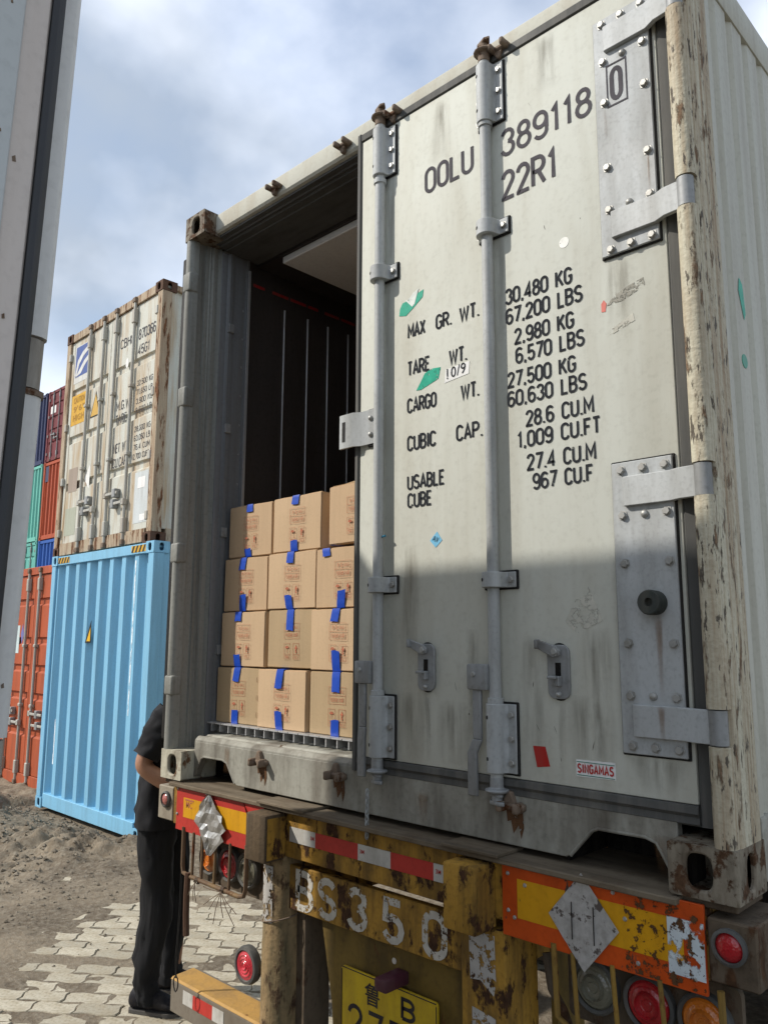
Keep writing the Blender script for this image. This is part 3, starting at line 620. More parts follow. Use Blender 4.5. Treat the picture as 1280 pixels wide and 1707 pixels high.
b = nb(); lathe(b, [(0.0, 0.001), (0.0165, 0.001), (0.017, 0)], (2.021, YD, 1.762), (0, -1, 0), 18); D('sticker', b, worn('old_white_patch', (0.75, 0.75, 0.70), keep=0.7, scale=50))
M['residue'] = worn('glue_residue', (0.28, 0.27, 0.23), keep=0.42, scale=75, rough=0.85, stretch=(1, 1, 1.2))
M['residue2'] = worn('glue_residue_pale', (0.44, 0.43, 0.37), keep=0.40, scale=40, rough=0.85)
flatpoly('glue_residue', [(2.150, 1.522), (2.180, 1.552), (2.262, 1.572), (2.266, 1.548), (2.200, 1.524)], M['residue'])
flatpoly('glue_residue', [(2.140, 1.440), (2.228, 1.478), (2.232, 1.456), (2.150, 1.430)], M['residue2'])
flatpoly('tape_scrap', [(2.134, 1.508), (2.146, 1.506), (2.150, 1.530), (2.142, 1.542), (2.134, 1.532)], worn('faded_red', (0.55, 0.17, 0.14), keep=0.7, scale=80))
flatpoly('glue_residue', [(1.985, 0.640), (2.020, 0.606), (2.100, 0.640), (2.060, 0.735), (2.040, 0.70), (2.020, 0.70)], M['residue2'])
M['scuff'] = worn('black_scuff', (0.12, 0.11, 0.09), keep=0.6, scale=90, rough=0.8, stretch=(1, 1, 0.5))
rnd = random.Random(17)
for k in range(13):
    x = rnd.choice((rnd.uniform(1.34, 1.72), rnd.uniform(1.86, 2.13))); z = rnd.choice((rnd.uniform(0.24, 0.62), rnd.uniform(0.24, 2.3))); a = rnd.uniform(-0.6, 0.6); l_ = rnd.uniform(0.003, 0.013); w_ = rnd.uniform(0.0005, 0.0013)
    flatpoly('scratch_mark', [(x - l_ * math.sin(a) - w_, z - l_ * math.cos(a)), (x + w_, z - 0.2 * l_), (x + l_ * math.sin(a) + w_, z + l_ * math.cos(a)), (x - w_, z + 0.2 * l_)], M['scuff'], y=YD - 0.0008)
def run_mat(name, col, amt, sc):
    m, t, p = node_mat(name); p.inputs['Base Color'].default_value = (*col, 1); p.inputs['Roughness'].default_value = 0.9; p.inputs['Specular IOR Level'].default_value = 0.1
    at = t.nodes.new('ShaderNodeAttribute'); at.attribute_name = 'fade'
    t.links.new(mul(t, mul(t, ramp(t, noise_n(t, sc, mscale=(8, 8, 0.8), detail=6, rough=0.6), 0.36, 0.74), amt), at.outputs['Fac']), p.inputs['Alpha']); return m
RUNM = run_mat('grime_run', (0.15, 0.125, 0.09), 0.60, 5); RUSTM = run_mat('rust_run', (0.24, 0.13, 0.06), 0.85, 4)
def run(x, z, wd, ln_, y, mat, adder, name='grime_run'):
    nx, nz = 6, 9; vv_, fd = [], []
    for j in range(nz + 1):
        for i in range(nx + 1):
            u_, t_ = i / nx, j / nz; vv_.append((x + (u_ - 0.5) * wd * (0.75 + 0.25 * math.sin(3 * t_ + x * 40)), y, z - t_ * ln_ + CB)); fd.append(math.sin(math.pi * u_) ** 0.8 * (1 - t_) ** 0.7 * min(1, t_ * 5 + 0.15))
    me = bpy.data.meshes.new(name); me.from_pydata(vv_, [], [(j * (nx + 1) + i, j * (nx + 1) + i + 1, (j + 1) * (nx + 1) + i + 1, (j + 1) * (nx + 1) + i) for j in range(nz) for i in range(nx)])
    at = me.attributes.new('fade', 'FLOAT', 'POINT'); at.data.foreach_set('value', fd); return place(name, me, mat, adder, smooth=0)
for x, z, wd, ln_ in [(1.478, 0.424, 0.050, 0.22), (1.963, 0.424, 0.054, 0.23), (1.30, 1.866, 0.05, 0.40), (1.79, 1.862, 0.05, 0.36), (2.235, 0.298, 0.18, 0.10), (2.19, 1.655, 0.09, 0.20), (1.31, 2.275, 0.05, 0.34), (1.58, 0.40, 0.16, 0.20), (2.05, 0.44, 0.16, 0.24), (1.42, 0.42, 0.18, 0.22), (1.87, 0.60, 0.12, 0.40), (2.08, 0.62, 0.10, 0.36), (1.66, 0.62, 0.10, 0.42), (1.24, 0.75, 0.08, 0.5), (1.55, 2.47, 0.10, 0.24), (1.98, 2.48, 0.14, 0.20), (1.40, 0.90, 0.12, 0.45)]: run(x, z, wd, ln_, YD - 0.0007, RUNM, DOOR)
for x, z, wd, ln_ in [(2.262, 0.655, 0.030, 0.225), (2.239, 0.905, 0.012, 0.10), (2.178, 0.57, 0.012, 0.08), (2.300, 1.92, 0.012, 0.12), (2.178, 2.12, 0.012, 0.10)]: run(x, z, wd, ln_, 0.0466, RUSTM, DOOR, 'rust_run')
run(2.264, 0.425, 0.030, 0.085, 0.0332, RUSTM, DOOR, 'rust_run')
for x in (0.633, 1.067, 1.800, 0.40, 1.45, 2.30 - 0.06): run(x, 0.112 if x > 0.5 else 0.15, 0.07, 0.10, 0.0606, RUSTM, RC, 'rust_run')
b = nb(); tube(b, (1.262, 0.0350, 0.930), (1.310, 0.0350, 0.938), 0.004); D('strap_scrap', b, worn('faded_blue', (0.04, 0.16, 0.24), keep=0.7, scale=90))
# green scraps on the side wall
for pts in ([(2.4315, 0.288, 1.56), (2.4315, 0.300, 1.60), (2.4315, 0.322, 1.585), (2.4315, 0.334, 1.50), (2.4315, 0.320, 1.478)],):
    b = nb(); poly(b, pts); P('tape_scrap', b, M['green'], smooth=0)
b = nb(); lathe(b, [(0, 0.0015), (0.020, 0.0015), (0.0205, 0)], (2.430, 0.302, 1.353), (1, 0, 0), 16); P('sticker', b, surf('green_dot', (0.03, 0.30, 0.20), rough=0.45))

# ---- the left-hand door, folded right back along the outside of the container
b = nb(); box(b, -0.072, -0.018, 0.062, 1.222, 0.196, 2.380, 0.004); LD = P('door', b, M['door'], label='second door folded back along the side')
b = nb(); box(b, -0.076, -0.010, 0.040, 0.0615, 0.150, 2.425, 0.008, 2); P('gasket', b, M['seal'], LD)
b = nb(); box(b, -0.076, -0.010, 1.2225, 1.250, 0.150, 2.425, 0.008, 2); P('gasket', b, M['seal'], LD)
for x_ in (0.42, 0.90):
    b = nb(); tube(b, (-0.012, x_, 0.15), (-0.012, x_, 2.40), 0.0185, 10); P('locking_rod', b, M['galv'], LD)

# ------------------------------------------------------------------ cartons
CW, CH, CD = 0.308, 0.236, 0.40
def carton_print():
    b = nb(); y = -0.0012
    u, v = (1, 0, 0), (0, 0, 1)
    def ln(x0, x1, z0, z1, t=0.0008):
        for a in ((x0, x1, z0, z0 + t), (x0, x1, z1 - t, z1), (x0, x0 + t, z0, z1), (x1 - t, x1, z0, z1)): box(b, a[0], a[1], y, y + 0.0006, a[2], a[3])
    cx = CW * 0.53
    ln(cx - 0.048, cx + 0.048, 0.118, 0.182); box(b, cx - 0.047, cx + 0.047, y, y + 0.0006, 0.1495, 0.1506)
    text_bm(b, '净 重:10KG', (cx - 0.034, y - 0.0002, 0.157), u, v, 0.070, 0.017, 0.0)
    text_bm(b, '包装数:20袋', (cx - 0.038, y - 0.0002, 0.125), u, v, 0.076, 0.018, 0.0)
    for x in (cx - 0.048, cx + 0.010):
        ln(x, x + 0.038, 0.036, 0.100); box(b, x + 0.001, x + 0.037, y, y + 0.0006, 0.0555, 0.0566)
        text_bm(b, '怕湿' if x < cx - 0.02 else '向上', (x + 0.008, y - 0.0002, 0.040), u, v, 0.022, 0.012, 0.01)
    x = cx - 0.029   # umbrella
    prism(b, [(x - 0.011, 0.080)] + [(x + 0.011 * math.cos(R(a)), 0.080 + 0.010 * math.sin(R(a))) for a in range(160, -1, -20)], 'y', y, y + 0.0006)
    box(b, x - 0.0009, x + 0.0009, y, y + 0.0006, 0.063, 0.081)
    x = cx + 0.029   # arrow
    prism(b, [(x - 0.009, 0.079), (x, 0.094), (x + 0.009, 0.079), (x + 0.004, 0.079), (x + 0.004, 0.062), (x - 0.004, 0.062), (x - 0.004, 0.079)], 'y', y, y + 0.0006)
    bmesh.ops.recalc_face_normals(b, faces=b.faces); me = bpy.data.meshes.new('print'); b.to_mesh(me); b.free(); return me
PRINT = carton_print()
def carton_body(k):
    b = nb(); rnd = random.Random(k)
    bm2 = bmesh.new(); box(bm2, 0, CW, 0, CD, 0, CH)
    bmesh.ops.subdivide_edges(bm2, edges=bm2.edges[:], cuts=4, use_grid_fill=True)
    for vtx in bm2.verts:
        x, y, z = vtx.co; q = noise.noise(Vector((x * 7 + k * 5.1, y * 7, z * 7))); e = math.sin(math.pi * x / CW) * math.sin(math.pi * z / CH)
        if y < 0.001: vtx.co.y -= 0.005 * e * (0.5 + q)
        if x < 0.001 or x > CW - 0.001: vtx.co.x += 0.002 * q
        if z > CH - 0.001: vtx.co.z += 0.003 * q
    bmesh.ops.bevel(bm2, geom=[e for e in bm2.edges if len(e.link_faces) == 2 and e.calc_face_angle(0) > 0.9], offset=0.0035, segments=2, affect='EDGES')
    merge(b, bm2)
    bmesh.ops.recalc_face_normals(b, faces=b.faces); me = bpy.data.meshes.new('box'); b.to_mesh(me); b.free(); return me
def tape_mesh(k, ln_, top):
    """strip folded over the top (or coming up from the bottom) edge of a carton front"""
    rnd = random.Random(k * 13 + (1 if top else 0)); b = nb(); wd = 0.022; n = 6; sk = rnd.uniform(-0.010, 0.010)
    rows = []
    z_ = CH if top else 0.0; s = -1 if top else 1
    path = [(0.10, z_ + (0.0035 if top else -0.0008)), (0.02, z_ + (0.003 if top else -0.0008)), (-0.0014, z_ + (0.002 if top else -0.0005))] + [(-0.0030 - 0.0060 * math.sin(math.pi * (z_ + s * ln_ * i / n) / CH) - rnd.uniform(0, 0.0006), z_ + s * ln_ * i / n) for i in range(1, n + 1)]
    for i, (y, z) in enumerate(path):
        t = max(0, i - 2) / n; rows.append([b.verts.new((wd * (j - 1) + sk * t, y - (0.0008 if j == 1 else 0), z + (rnd.uniform(-0.003, 0.003) if i == len(path) - 1 else 0))) for j in range(3)])
    for A, B in zip(rows, rows[1:]):
        for j in range(2): b.faces.new((A[j], A[j + 1], B[j + 1], B[j]))
    r = bmesh.ops.extrude_face_region(b, geom=b.faces[:])
    bmesh.ops.translate(b, verts=[e for e in r['geom'] if isinstance(e, bmesh.types.BMVert)], vec=(0, 0.0006, 0))
    bmesh.ops.recalc_face_normals(b, faces=b.faces); me = bpy.data.meshes.new('tape'); b.to_mesh(me); b.free(); return me

CART = [  # x left, y front, z bottom, material, top tape x/len, bottom tape x/len, yaw, where
 (0.126, 0.190, 0.2285, 2, 0.150, 0.056, 0.138, 0.058, 0.8, 'dull carton at the bottom of the left column with hand-hole marks at right'),
 (0.430, 0.184, 0.2285, 1, 0.150, 0.074, 0.150, 0.072, 0.0, 'pale carton at the bottom of the middle column, standing slightly forward'),
 (0.753, 0.192, 0.2285, 2, 0.155, 0.074, 0.150, 0.060, -0.6, 'dull brown carton at the bottom of the right column, beside the door edge'),
 (0.131, 0.200, 0.4700, 1, 0.125, 0.040, 0.130, 0.052, 1.0, 'carton second from the floor in the left column, half in post shadow'),
 (0.462, 0.206, 0.4720, 2, 0.150, 0.084, None, 0.0, -0.5, 'dull brown carton second from the floor in the middle column'),
 (0.745, 0.198, 0.4690, 1, 0.150, 0.050, 0.155, 0.076, 0.0, 'pale carton second from the floor in the right column'),
 (0.124, 0.212, 0.7110, 0, 0.140, 0.054, 0.142, 0.072, 1.2, 'carton third from the floor in the left column'),
 (0.444, 0.212, 0.7130, 1, 0.150, 0.046, 0.150, 0.056, 0.4, 'pale carton third from the floor in the middle column, top edge buckled'),
 (0.758, 0.210, 0.7100, 0, 0.060, 0.030, 0.150, 0.068, -0.4, 'carton third from the floor in the right column, tape torn loose at its top left'),
 (0.130, 0.225, 0.9530, 0, 0.150, 0.034, 0.150, 0.036, 1.0, 'topmost carton of the left column, against the door jamb'),
 (0.457, 0.223, 0.9540, 1, 0.150, 0.036, 0.145, 0.044, 0.5, 'topmost carton of the middle column with crumpled tape on its top edge'),
 (0.812, 0.226, 0.9620, 0, 0.190, 0.030, None, 0.0, -2.5, 'topmost carton of the right column, partly behind the door edge'),
 (0.800, 0.640, 1.1900, 2, 0.150, 0.040, None, 0.0, 0.0, 'dark carton lying deeper inside above the right column'),
]
BODY = [carton_body(i) for i in range(3)]
for i, (x, y, z, mk, tx, tl, bx, bl, yaw, lab) in enumerate(CART):
    c = thing('carton', (x, y, z + CB), lab, 'carton', 'cartons stacked in the container doorway', rot=(0, 0, R(yaw)), local=True)
    me = BODY[mk].copy() if not BODY[mk].users else BODY[mk]
    place('box', BODY[mk], M['kraft'][mk], c, smooth=30)
    place('tape', tape_mesh(i, tl, True), M['btape'], c).location.x = tx
    if bx is not None: place('tape', tape_mesh(i, bl, False), M['btape'], c).location.x = bx
    if i != 12:
        o = place('print', PRINT, M['redink'], c, smooth=0); o.location = (0.0, -0.0044, 0.0)
    if i == 11:
        b = nb(); prism(b, [(0.012, CH + 0.001), (0.070, CH + 0.018), (0.140, CH + 0.045), (0.138, CH + 0.049), (0.068, CH + 0.022), (0.010, CH + 0.005)], 'x', 0.010, CW - 0.005); fin('open_flap', b, M['kraft'][2], c)
    if mk == 2 and i < 12:
        b = nb()
        for zz in (0.045, 0.115, 0.190):
            for s in (-1, 1): pipe(b, [(CW - 0.014 + s * 0.006 * math.cos(R(a)), -0.0045, zz + 0.014 * math.sin(R(a))) for a in (-50, -20, 20, 50)], 0.0009, 5)
        fin('hand_hole_marks', b, M['kraftdk'], c)
# the rest of the load behind, out of the light
for r in range(4):
    c = thing('carton', (0.800, 0.640, 0.2285 + 0.24 * r + CB), 'carton in the hidden pile that carries the dark inner carton', 'carton', 'hidden cartons of the load', local=True)
    place('box', BODY[r % 3], None, c, smooth=30)

# ------------------------------------------------------------------ trailer under the container
YEL = (0.44, 0.245, 0.040)
M['tyel'] = surf('trailer_yellow', YEL, dirt=(0.045, 0.03, 0.018), damt=1.0, streak=(12, 12, 1.6), rough=0.7, rust=0.58, rcol=(0.075, 0.036, 0.018), rscale=15, rstretch=(1, 1, 0.6), bump=0.7, vary=0.4, rsoft=0.05, grime=0.75, gcol=(0.055, 0.036, 0.02), gscale=6)
M['tdark'] = surf('trailer_grime', (0.125, 0.095, 0.065), dirt=(0.04, 0.03, 0.02), damt=0.9, streak=(8, 8, 3), rough=0.8, rust=0.55, rcol=(0.09, 0.045, 0.022), rscale=10, bump=0.5, vary=0.4)
M['tolive'] = surf('board_olive', (0.19, 0.125, 0.03), dirt=(0.06, 0.045, 0.02), damt=0.9, streak=(7, 7, 1.2), rough=0.65, rust=0.3, rscale=12, bump=0.4, vary=0.4, grime=0.8, gcol=(0.045, 0.03, 0.015), gscale=5)
M['plank'] = surf('weathered_plank', (0.185, 0.15, 0.105), dirt=(0.06, 0.045, 0.03), grime=0.7, gcol=(0.09, 0.06, 0.035), gscale=5, damt=0.9, streak=(1.2, 14, 14), rough=0.85, bump=0.5, fine=35, vary=0.3)
M['woodblk'] = surf('dark_block', (0.12, 0.085, 0.05), dirt=(0.03, 0.024, 0.018), damt=0.9, streak=(22, 22, 0.8), rough=0.8, rust=0.25, rcol=(0.30, 0.16, 0.03), rscale=9, bump=0.6, vary=0.4)
M['rred'] = surf('retro_red', (0.50, 0.045, 0.035), dirt=(0.2, 0.03, 0.02), damt=0.35, streak=(6, 6, 3), rough=0.38, bump=0.12, vary=0.2)
M['rorange'] = surf('retro_orange_red', (0.60, 0.085, 0.012), dirt=(0.22, 0.03, 0.01), damt=0.45, streak=(6, 6, 3), rough=0.4, bump=0.15, vary=0.2, chip=(0.07, 0.05, 0.04), chipamt=0.06)
M['ryel'] = surf('retro_yellow', (0.66, 0.33, 0.012), dirt=(0.40, 0.18, 0.01), damt=0.5, streak=(9, 9, 2), rough=0.4, bump=0.12, vary=0.15, chip=(0.10, 0.06, 0.03), chipamt=0.03)
M['rwhite'] = surf('retro_white', (0.55, 0.54, 0.50), dirt=(0.2, 0.17, 0.13), damt=0.6, streak=(9, 9, 4), rough=0.4, bump=0.1)
M['foil'] = surf('crumpled_foil', (0.62, 0.62, 0.60), dirt=(0.20, 0.19, 0.17), damt=0.5, streak=(20, 20, 14), rough=0.32, metal=0.75, bump=0.9, fine=30, vary=0.4)
M['diag'] = surf('scraped_silver', (0.50, 0.49, 0.47), dirt=(0.17, 0.15, 0.12), damt=0.5, streak=(26, 26, 26), rough=0.5, metal=0.3, bump=0.3, chip=(0.12, 0.10, 0.09), chipamt=0.32, rscale=16, rstretch=(1, 1, 1))
M['wpaint'] = worn('flaking_white_paint', (0.44, 0.42, 0.37), keep=0.52, scale=55, rough=0.7)
M['wpaint2'] = worn('flaking_white_patch', (0.36, 0.345, 0.32), keep=0.46, scale=38, rough=0.7)
def lens(name, col, tr=0.0):
    m, t, p = node_mat(name); p.inputs['Base Color'].default_value = (*col, 1); p.inputs['Roughness'].default_value = 0.18; p.inputs['Coat Weight'].default_value = 0.5
    n = t.nodes.new('ShaderNodeTexVoronoi'); n.inputs['Scale'].default_value = 160; b = t.nodes.new('ShaderNodeBump'); b.inputs['Strength'].default_value = 0.4; b.inputs['Distance'].default_value = 0.003
    tcn = t.nodes.new('ShaderNodeTexCoord'); t.links.new(tcn.outputs['Object'], n.inputs[0]); t.links.new(n.outputs[0], b.inputs['Height']); t.links.new(b.outputs[0], p.inputs['Normal'])
    d = mixc(t, mul(t, ramp(t, noise_n(t, 14), 0.4, 0.8), 0.4), col, (0.10, 0.08, 0.06)); t.links.new(d, p.inputs['Base Color']); return m
M['lred'] = lens('red_lens', (0.40, 0.012, 0.018)); M['lamber'] = lens('amber_lens', (0.62, 0.17, 0.012)); M['lclear'] = lens('clear_lens', (0.17, 0.165, 0.12)); M['lpale'] = lens('faded_reflector', (0.42, 0.13, 0.11)); M['lbright'] = lens('red_reflector', (0.62, 0.03, 0.05))

TR = thing('trailer', (W / 2, 0.0, 0), 'yellow rusty skeleton trailer rear under the refrigerated container', 'trailer')
def T(name, bm, mat, parent=TR, **k): return fin(name, bm, mat, parent, dz=CB, **k)
b = nb(); box(b, 0.10, 2.357, 0.012, 0.16, -0.178, -0.0225, 0.003); T('rear_beam', b, M['tyel'])
b = nb(); box(b, 0.10, 2.30, -0.018, 0.30, -0.022, -0.006, 0.003); T('top_flange', b, M['plank'])
b = nb(); box(b, 0.72, 0.98, -0.030, 0.10, -0.0060, 0.004, 0.002); T('wear_plate', b, M['plank'])
b = nb(); box(b, 1.60, 1.80, -0.030, 0.10, -0.0060, 0.004, 0.002); T('wear_plate', b, M['plank'])
# twist-lock pedestals
for x in (0.012, W - 0.16): b = nb(); box(b, x, x + 0.148, 0.02, 0.178, -0.0215, -0.001, 0.003); T('pedestal', b, M['tdark'])
# rubber-faced blocks
for x0, x1, z0, m in ((0.728, 0.842, -0.190, 'woodblk'), (1.648, 1.762, -0.206, 'tyel')):
    b = nb(); box(b, x0, x1, -0.082, 0.011, z0, -0.028, 0.008, 2); T('bump_block', b, M[m])
    b = nb(); box(b, x1, x1 + 0.003, -0.072, 0.010, z0 + 0.01, -0.04, 0.001); T('block_cheek', b, M['tyel'])
# reflective marker plates
def marker(x0, x1, z0, z1, y, red, ins):
    b = nb(); box(b, x0, x1, y, y + 0.010, z0, z1, 0.001); o = T('marker_plate', b, M[red])
    b = nb(); box(b, x0 + ins[0], x1 - ins[1], y - 0.0012, y - 0.0002, z0 + ins[2], z1 - ins[3]); T('marker_panel', b, M['ryel'], o, smooth=0); return o
mL = marker(0.140, 0.735, -0.192, -0.010, 0.0, 'rred', (0.055, 0.0, 0.055, 0.050))
mR = marker(1.795, 2.355, -0.206, -0.012, 0.0, 'rorange', (0.050, 0.050, 0.052, 0.042))
for mk_, pts in ((mR, [(1.815, -0.045), (1.815, -0.140), (1.87, -0.066), (1.835, -0.155), (2.16, -0.085), (2.19, -0.178), (2.33, -0.175), (2.13, -0.030)]), (mL, [(0.150, -0.03), (0.150, -0.13), (0.36, -0.025)])):
    for x, z in pts:
        b = nb(); lathe(b, [(0, 0.004), (0.004, 0.0035), (0.006, 0.0)], (x, -0.0012, z), (0, -1, 0), 8); T('screw', b, M['bolt'], mk_)
b = nb()
rnd = random.Random(3); gx, gz = 9, 11; grid = {}
outl = lambda t: 0.012 + 0.088 * (1 - abs(2 * t - 1.0) ** 1.3)
for i in range(gx):
    for j in range(gz):
        t = j / (gz - 1); grid[i, j] = b.verts.new((0.400 + 0.012 * math.sin(t * 5) + (i / (gx - 1) - 0.5) * 2 * outl(t) * (0.85 + 0.3 * rnd.random()), -0.006 - 0.012 * rnd.random(), -0.250 + t * 0.225))
for i in range(gx - 1):
    for j in range(gz - 1): b.faces.new((grid[i, j], grid[i + 1, j], grid[i + 1, j + 1], grid[i, j + 1]))
T('foil_patch', b, M['foil'], mL, smooth=0)
b = nb(); prism(b, [(0.60, -0.012), (0.64, -0.075), (0.70, -0.085), (0.735, -0.060), (0.735, -0.012)], 'y', -0.005, -0.0030); T('peeled_corner', b, M['rred'], mL, smooth=0)
b = nb(); poly(b, [(0.60, -0.004, -0.013), (0.655, -0.018, -0.070), (0.70, -0.012, -0.092), (0.645, -0.0052, -0.078)]); T('foil_curl', b, M['foil'], mL, smooth=0)
b = nb(); text_bm(b, 'MC', (0.215, -0.0022, -0.098), (1, 0, 0), (0, 0, 1), 0.045, 0.026, 0.01); box(b, 0.208, 0.27, -0.0022, -0.0016, -0.070, -0.064); T('lettering', b, M['redink'], mL, smooth=0)
# diamond over the right marker
b = nb(); c0 = Vector((2.045, -0.0045, -0.118)); gw = 10
for a in range(gw):
    for d in range(gw):
        q = []
        for da, dd in ((0, 0), (1, 0), (1, 1), (0, 1)):
            s_, t_ = (a + da) / gw - 0.5, (d + dd) / gw - 0.5; q.append(c0 + Vector(((s_ + t_) * 0.100, -0.0012 * (noise.noise(Vector((s_ * 9, t_ * 9, 3))) + 0.6), (t_ - s_) * 0.118 + 0.0)))
        poly(b, q)
bmesh.ops.remove_doubles(b, verts=b.verts, dist=0.0003); T('diamond_plate', b, M['diag'], mR, smooth=40)
for dx in (-0.03, 0.032): b = nb(); box(b, 2.045 + dx - 0.001, 2.045 + dx + 0.001, -0.0085, -0.0065, -0.165, -0.075); T('plate_crease', b, M['dark'], mR, smooth=0)
b = nb(); box(b, 2.268, 2.3545, -0.0036, -0.0018, -0.176, -0.052)
T('bare_metal_patch', b, worn('bare_white_patch', (0.50, 0.55, 0.57), keep=0.46, scale=20, rough=0.45), mR, smooth=0)
b = nb(); box(b, 2.16, 2.3545, -0.0050, -0.0040, -0.200, -0.014)
T('rust_flecks', b, worn('rust_fleck', (0.09, 0.045, 0.02), keep=0.22, scale=48, rough=0.8), mR, smooth=0)
# red and white conspicuity tape
for x0, x1, m in ((0.868, 1.005, 'rwhite'), (1.0055, 1.215, 'rred'), (1.2155, 1.362, 'rwhite'), (1.3625, 1.538, 'rred'), (1.5385, 1.646, 'rwhite')):
    b = nb(); box(b, x0, x1, 0.0095, 0.0115, -0.122, -0.072); T('reflective_tape', b, M[m], smooth=0)
for x in (0.98, 1.225, 1.548):
    b = nb(); text_bm(b, '3M', (x, 0.0090, -0.100), (1, 0, 0), (0, 0, 1), 0.020, 0.013, 0.03); T('lettering', b, M['labelred'], smooth=0)
# end brackets with round lamps
for x0, x1, y, lx, lz, r, m in ((-0.020, 0.096, 0.010, 0.048, -0.088, 0.026, 'lpale'), (2.360, 2.470, 0.004, 2.410, -0.088, 0.031, 'lred')):
    b = nb(); box(b, x0, x1, y, y + 0.20, -0.172, -0.0350, 0.004); T('end_bracket', b, M['tdark'] if x0 > 1 else surf('bracket_taupe', (0.30, 0.265, 0.205), dirt=(0.12, 0.09, 0.06), damt=0.7, rough=0.7, rust=0.15, bump=0.3))
    b = nb(); lathe(b, [(r * 1.28, 0), (r * 1.28, 0.010), (r * 1.05, 0.014), (r * 1.0, 0.006)], (lx, y - 0.0005, lz), (0, -1, 0), 24); o = T('side_lamp', b, M['rubber'])
    b = nb(); lathe(b, [(0, 0.014), (r * 0.5, 0.013), (r * 0.85, 0.009), (r * 1.02, 0.003)], (lx, y - 0.001, lz), (0, -1, 0), 24); T('lamp_lens', b, M[m], o)
# lettered board under the beam
b = nb(); box(b, 0.80, 1.640, 0.030, 0.060, -0.356, -0.206, 0.003); T('name_board', b, M['tyel'])
xs = [0.884, 1.000, 1.145, 1.305, 1.476]
for ch, x in zip('BS350', xs):
    b = nb(); stroke_text(b, ch, (x, 0.0285, -0.350), (1, 0, 0), (0, 0, 1), 0.098, 0.136, 0.17); T('lettering', b, M['wpaint'], smooth=0)
# posts
b = nb(); lathe(b, [(0.074, 0.0), (0.074, 0.30), (0.076, 0.31), (0.076, 0.62), (0.074, 0.84)], (0.783, 0.060, -0.172), (0, 0, -1), 22); T('round_post', b, surf('post_grey_brown', (0.31, 0.215, 0.11), dirt=(0.06, 0.06, 0.035), damt=1.0, streak=(14, 14, 1.6), rough=0.8, rust=0.56, rcol=(0.10, 0.06, 0.035), rscale=14, rsoft=0.06, bump=0.8, vary=0.4, grime=0.7, gcol=(0.09, 0.085, 0.05), gscale=5))
b = nb(); box(b, 0.850, 0.905, 0.062, 0.18, -1.02, -0.36, 0.004); T('inner_post', b, M['tdark'])
b = nb(); pipe(b, [(0.783 + 0.0785 * math.cos(R(a)), 0.060 + 0.0785 * math.sin(R(a)), -0.43 + 0.0003 * (a - 180)) for a in range(150, 371, 20)], 0.0024, 6); T('tie_wire', b, M['camrust'])
b = nb()
for k, (dz, dx) in enumerate(((0.0, 0), (0.022, 0), (0.050, 0.0))): pass
V_ = []
for a0, a1, z0, z1 in ((-118, -72, -0.405, -0.215),):
    n = 8; A = [b.verts.new((0.783 + 0.0765 * math.cos(R(a0 + (a1 - a0) * i / n)), 0.060 + 0.0765 * math.sin(R(a0 + (a1 - a0) * i / n)), z0)) for i in range(n + 1)]
    B = [b.verts.new((0.783 + 0.0765 * math.cos(R(a0 + (a1 - a0) * i / n)), 0.060 + 0.0765 * math.sin(R(a0 + (a1 - a0) * i / n)), z1)) for i in range(n + 1)]
    for i in range(n): b.faces.new((A[i], A[i + 1], B[i + 1], B[i]))
T('paint_patch', b, M['wpaint2'])
b = nb(); box(b, 1.645, 1.800, 0.002, 0.16, -1.02, -0.206, 0.005); T('square_post', b, M['tyel'])
b = nb(); poly(b, [(1.675, 0.0005, -0.22), (1.765, 0.0005, -0.22), (1.768, 0.0005, -0.34), (1.76, 0.0005, -0.375), (1.715, 0.0005, -0.345), (1.68, 0.0005, -0.35)]); T('paint_patch', b, M['wpaint2'], smooth=0)
b = nb(); poly(b, [(1.685, 0.0005, -0.42), (1.765, 0.0005, -0.43), (1.765, 0.0005, -0.56), (1.685, 0.0005, -0.56)]); T('paint_patch', b, M['wpaint2'], smooth=0)
b = nb(); prism(b, [(0.16, -0.206), (0.30, -0.206), (0.30, -0.9), (0.16, -0.9)], 'x', 1.84, 1.86); T('side_gusset', b, M['tolive'])
# number-plate board and plate
b = nb(); prism(b, [(0.985, -0.353), (1.644, -0.353), (1.644, -1.0), (1.075, -1.0), (1.045, -0.62)], 'y', 0.062, 0.080); T('plate_board', b, M['tolive'])
b = nb(); prism(b, rnd_rect(1.118, 1.530, -0.690, -0.470, 0.012), 'y', 0.034, 0.044); NP = T('number_plate', b, surf('plate_yellow', (0.60, 0.42, 0.02), dirt=(0.25, 0.15, 0.03), damt=0.7, streak=(6, 6, 2), rough=0.45, bump=0.15), bev=0.002)
M['plk'] = surf('plate_black', (0.012, 0.010, 0.018), damt=0.2, rough=0.5)
b = nb(); text_bm(b, '鲁', (1.228, 0.0330, -0.556), (1, 0, 0), (0, 0, 1), 0.066, 0.066, 0.012); stroke_text(b, 'B', (1.385, 0.0330, -0.556), (1, 0, 0), (0, 0, 1), 0.060, 0.066, 0.17)
stroke_text(b, '275', (1.150, 0.0330, -0.680), (1, 0, 0), (0, 0, 1), 0.250, 0.110, 0.12, 0.3); T('lettering', b, M['plk'], NP, smooth=0)
b = nb()
for a in ((1.122, 1.526, -0.4745, -0.4715), (1.122, 1.526, -0.6885, -0.6855), (1.1205, 1.1235, -0.68, -0.48), (1.5245, 1.5275, -0.68, -0.48)): box(b, a[0], a[1], 0.0328, 0.0338, a[2], a[3])
T('plate_rim', b, M['plk'], NP, smooth=0)
b = nb(); box(b, 1.345, 1.395, -0.045, 0.062, -0.462, -0.425, 0.006, 2); T('plate_lamp', b, surf('plate_lamp_plum', (0.07, 0.015, 0.03), damt=0.3, rough=0.4))
